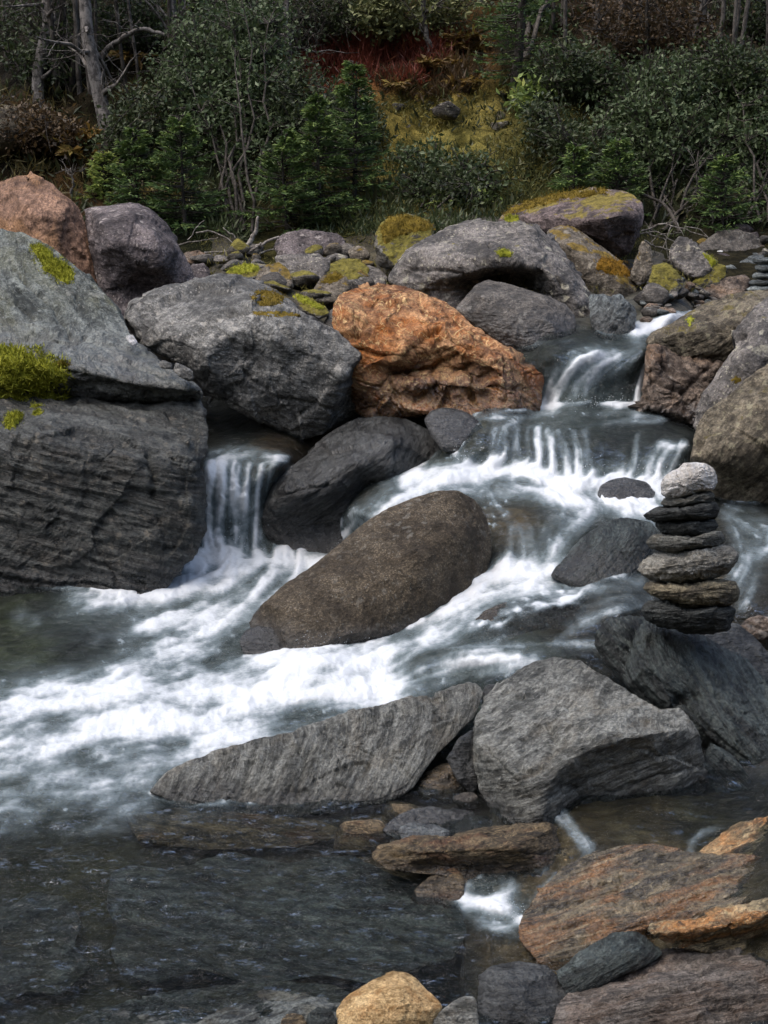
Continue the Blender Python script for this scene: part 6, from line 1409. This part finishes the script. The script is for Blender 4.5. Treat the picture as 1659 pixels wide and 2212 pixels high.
# ---- small stones of the banks
def bank(u, v): return P(u, v, float(surf_depth(np.array([u]), np.array([v]))[0]))
rg = np.random.default_rng(41)
KIND = {id(M_MOSSY): 'gold mossed tan', id(M_LICHEN): 'lichen speckled grey', id(M_MOSSFULL): 'moss covered', id(M_BROWNGREY): 'plain brown grey', id(M_BROWNLAY): 'brown layered', id(M_BLUE): 'blue grey slaty', id(M_PURPLE): 'purple grey'}
ZN = [('on the bank between the grey and the orange boulder', [(420,560),(620,520),(800,560),(840,600),(720,690),(650,660),(560,600),(430,590)], 34, .035, .12, (M_MOSSY, M_LICHEN, M_MOSSFULL, M_BROWNGREY)),
      ('on the gravel bank beside the small cairn', [(1385,650),(1400,600),(1520,600),(1650,520),(1660,640),(1560,650),(1480,685),(1400,700)], 80, .03, .075, (M_BROWNLAY, M_BROWNGREY, M_BLUE, M_LICHEN)),
      ('along the forest edge at the far right', [(1400,510),(1500,500),(1659,500),(1659,560),(1450,580)], 26, .04, .10, (M_BROWNGREY, M_MOSSY, M_PURPLE))]
for lb, poly, n, r0, r1, mats in ZN:
    k = 0
    pa = np.array(poly, float)
    while k < n:
        u, v = rg.uniform(pa[:, 0].min(), pa[:, 0].max()), rg.uniform(pa[:, 1].min(), pa[:, 1].max())
        if not inside(poly, np.array([u]), np.array([v]))[0]: continue
        r = rg.uniform(r0, r1); mt = mats[rg.integers(len(mats))]
        lump_stone('small_stone', 'small %s stone %s' % (KIND[id(mt)], lb), 'stone', bank(u, v) - [0, 0, r * .3], r, mt, 700 + k + int(r * 1e5) % 900, rg.uniform(.35, .7), group='small %s stones %s' % (KIND[id(mt)], lb), chips=11)
        k += 1
# stones seen through the shallow water, lower middle and right
def shallow(u, v, dz): return bank(u, v) - [0, 0, dz]
for k, (u, v, r, mt, lb) in enumerate([(870, 1745, .07, M_RUST, 'brown stone under water behind the arched flat stone'), (780, 1790, .10, M_RUST, 'amber stone under water left of the rusty slab'), (1010, 1720, .05, M_BROWNGREY, 'small stone under water in the gap by the big boulder'), 
        ]):
    lump_stone('stone', lb, 'stone', shallow(u, v, r * .75), r, mt, 900 + k, .5)
# ---- driftwood
def drift(name, label, base, arms, seed, mat=B_DRIFT):
    root = tag(empty(name, base), label, 'driftwood')
    rg = np.random.default_rng(seed)
    for pts, r0, r1, nm in arms:
        b = MB(); p = np.asarray(pts, float)
        t = np.linspace(0, 1, len(p)); tt = np.linspace(0, 1, 12)
        q = np.stack([np.interp(tt, t, p[:, i]) for i in range(3)], 1) + np.cumsum(rg.normal(size=(12, 3)) * .004, 0)
        b.tube(q, r0, r1, 6); b.build(nm, mat, root, base)
_d = float(surf_depth(np.array([560.]), np.array([560.]))[0]) + .1
def D_(u, v, dd=0.): return P(u, v, _d + dd)
drift('driftwood', 'bleached forked driftwood branch pile left of the flat dark rock', D_(560, 545),
  [([D_(520,548), D_(540,520), D_(552,495), D_(558,470)], .020, .010, 'trunk'), ([D_(530,545), D_(560,532), D_(600,520)], .016, .009, 'trunk'),
   ([D_(545,555), D_(580,545), D_(605,540)], .010, .005, 'branch'), ([D_(425,505), D_(450,500), D_(480,515), D_(505,530)], .007, .004, 'branch'), ([D_(440,545), D_(470,540), D_(520,535), D_(545,525)], .008, .004, 'branch'),
   ([D_(480,560), D_(490,540), D_(485,525)], .005, .003, 'branch'), ([D_(450,575), D_(460,550), D_(500,540)], .006, .003, 'branch'), ([D_(500,570), D_(505,550), D_(530,548)], .005, .003, 'branch'), ([D_(405,520), D_(412,500), D_(440,480)], .004, .002, 'branch'), ([D_(540,545,-.1), D_(555,535,-.1), D_(566,520,-.1)], .012, .006, 'branch'),
   ([D_(380,530), D_(430,522), D_(470,512)], .005, .003, 'branch'), ([D_(520,530), D_(500,512), D_(478,498)], .006, .003, 'branch')], 601)
_d = float(surf_depth(np.array([1440.]), np.array([545.]))[0])
drift('driftwood', 'tangle of thin bleached twigs behind the pale wedge boulder', D_(1420, 540),
  [([D_(1385,497), D_(1430,485), D_(1480,495), D_(1520,510)], .007, .003, 'branch'), ([D_(1380,505), D_(1420,500), D_(1460,520)], .006, .003, 'branch'), ([D_(1390,520), D_(1430,535), D_(1470,545)], .006, .004, 'branch'),
   ([D_(1400,490), D_(1410,530), D_(1420,560)], .004, .002, 'branch'), ([D_(1450,488), D_(1440,520), D_(1425,550)], .004, .002, 'branch'), ([D_(1390,540), D_(1420,510), D_(1470,505)], .004, .002, 'branch'), ([D_(1480,490), D_(1510,492), D_(1535,515)], .005, .002, 'branch'), ([D_(1395,500), D_(1440,515), D_(1450,560)], .004, .002, 'branch'), ([D_(1410,488), D_(1460,478), D_(1475,510)], .004, .002, 'branch'), ([D_(1385,535), D_(1400,560), D_(1415,575)], .004, .002, 'branch')], 602)
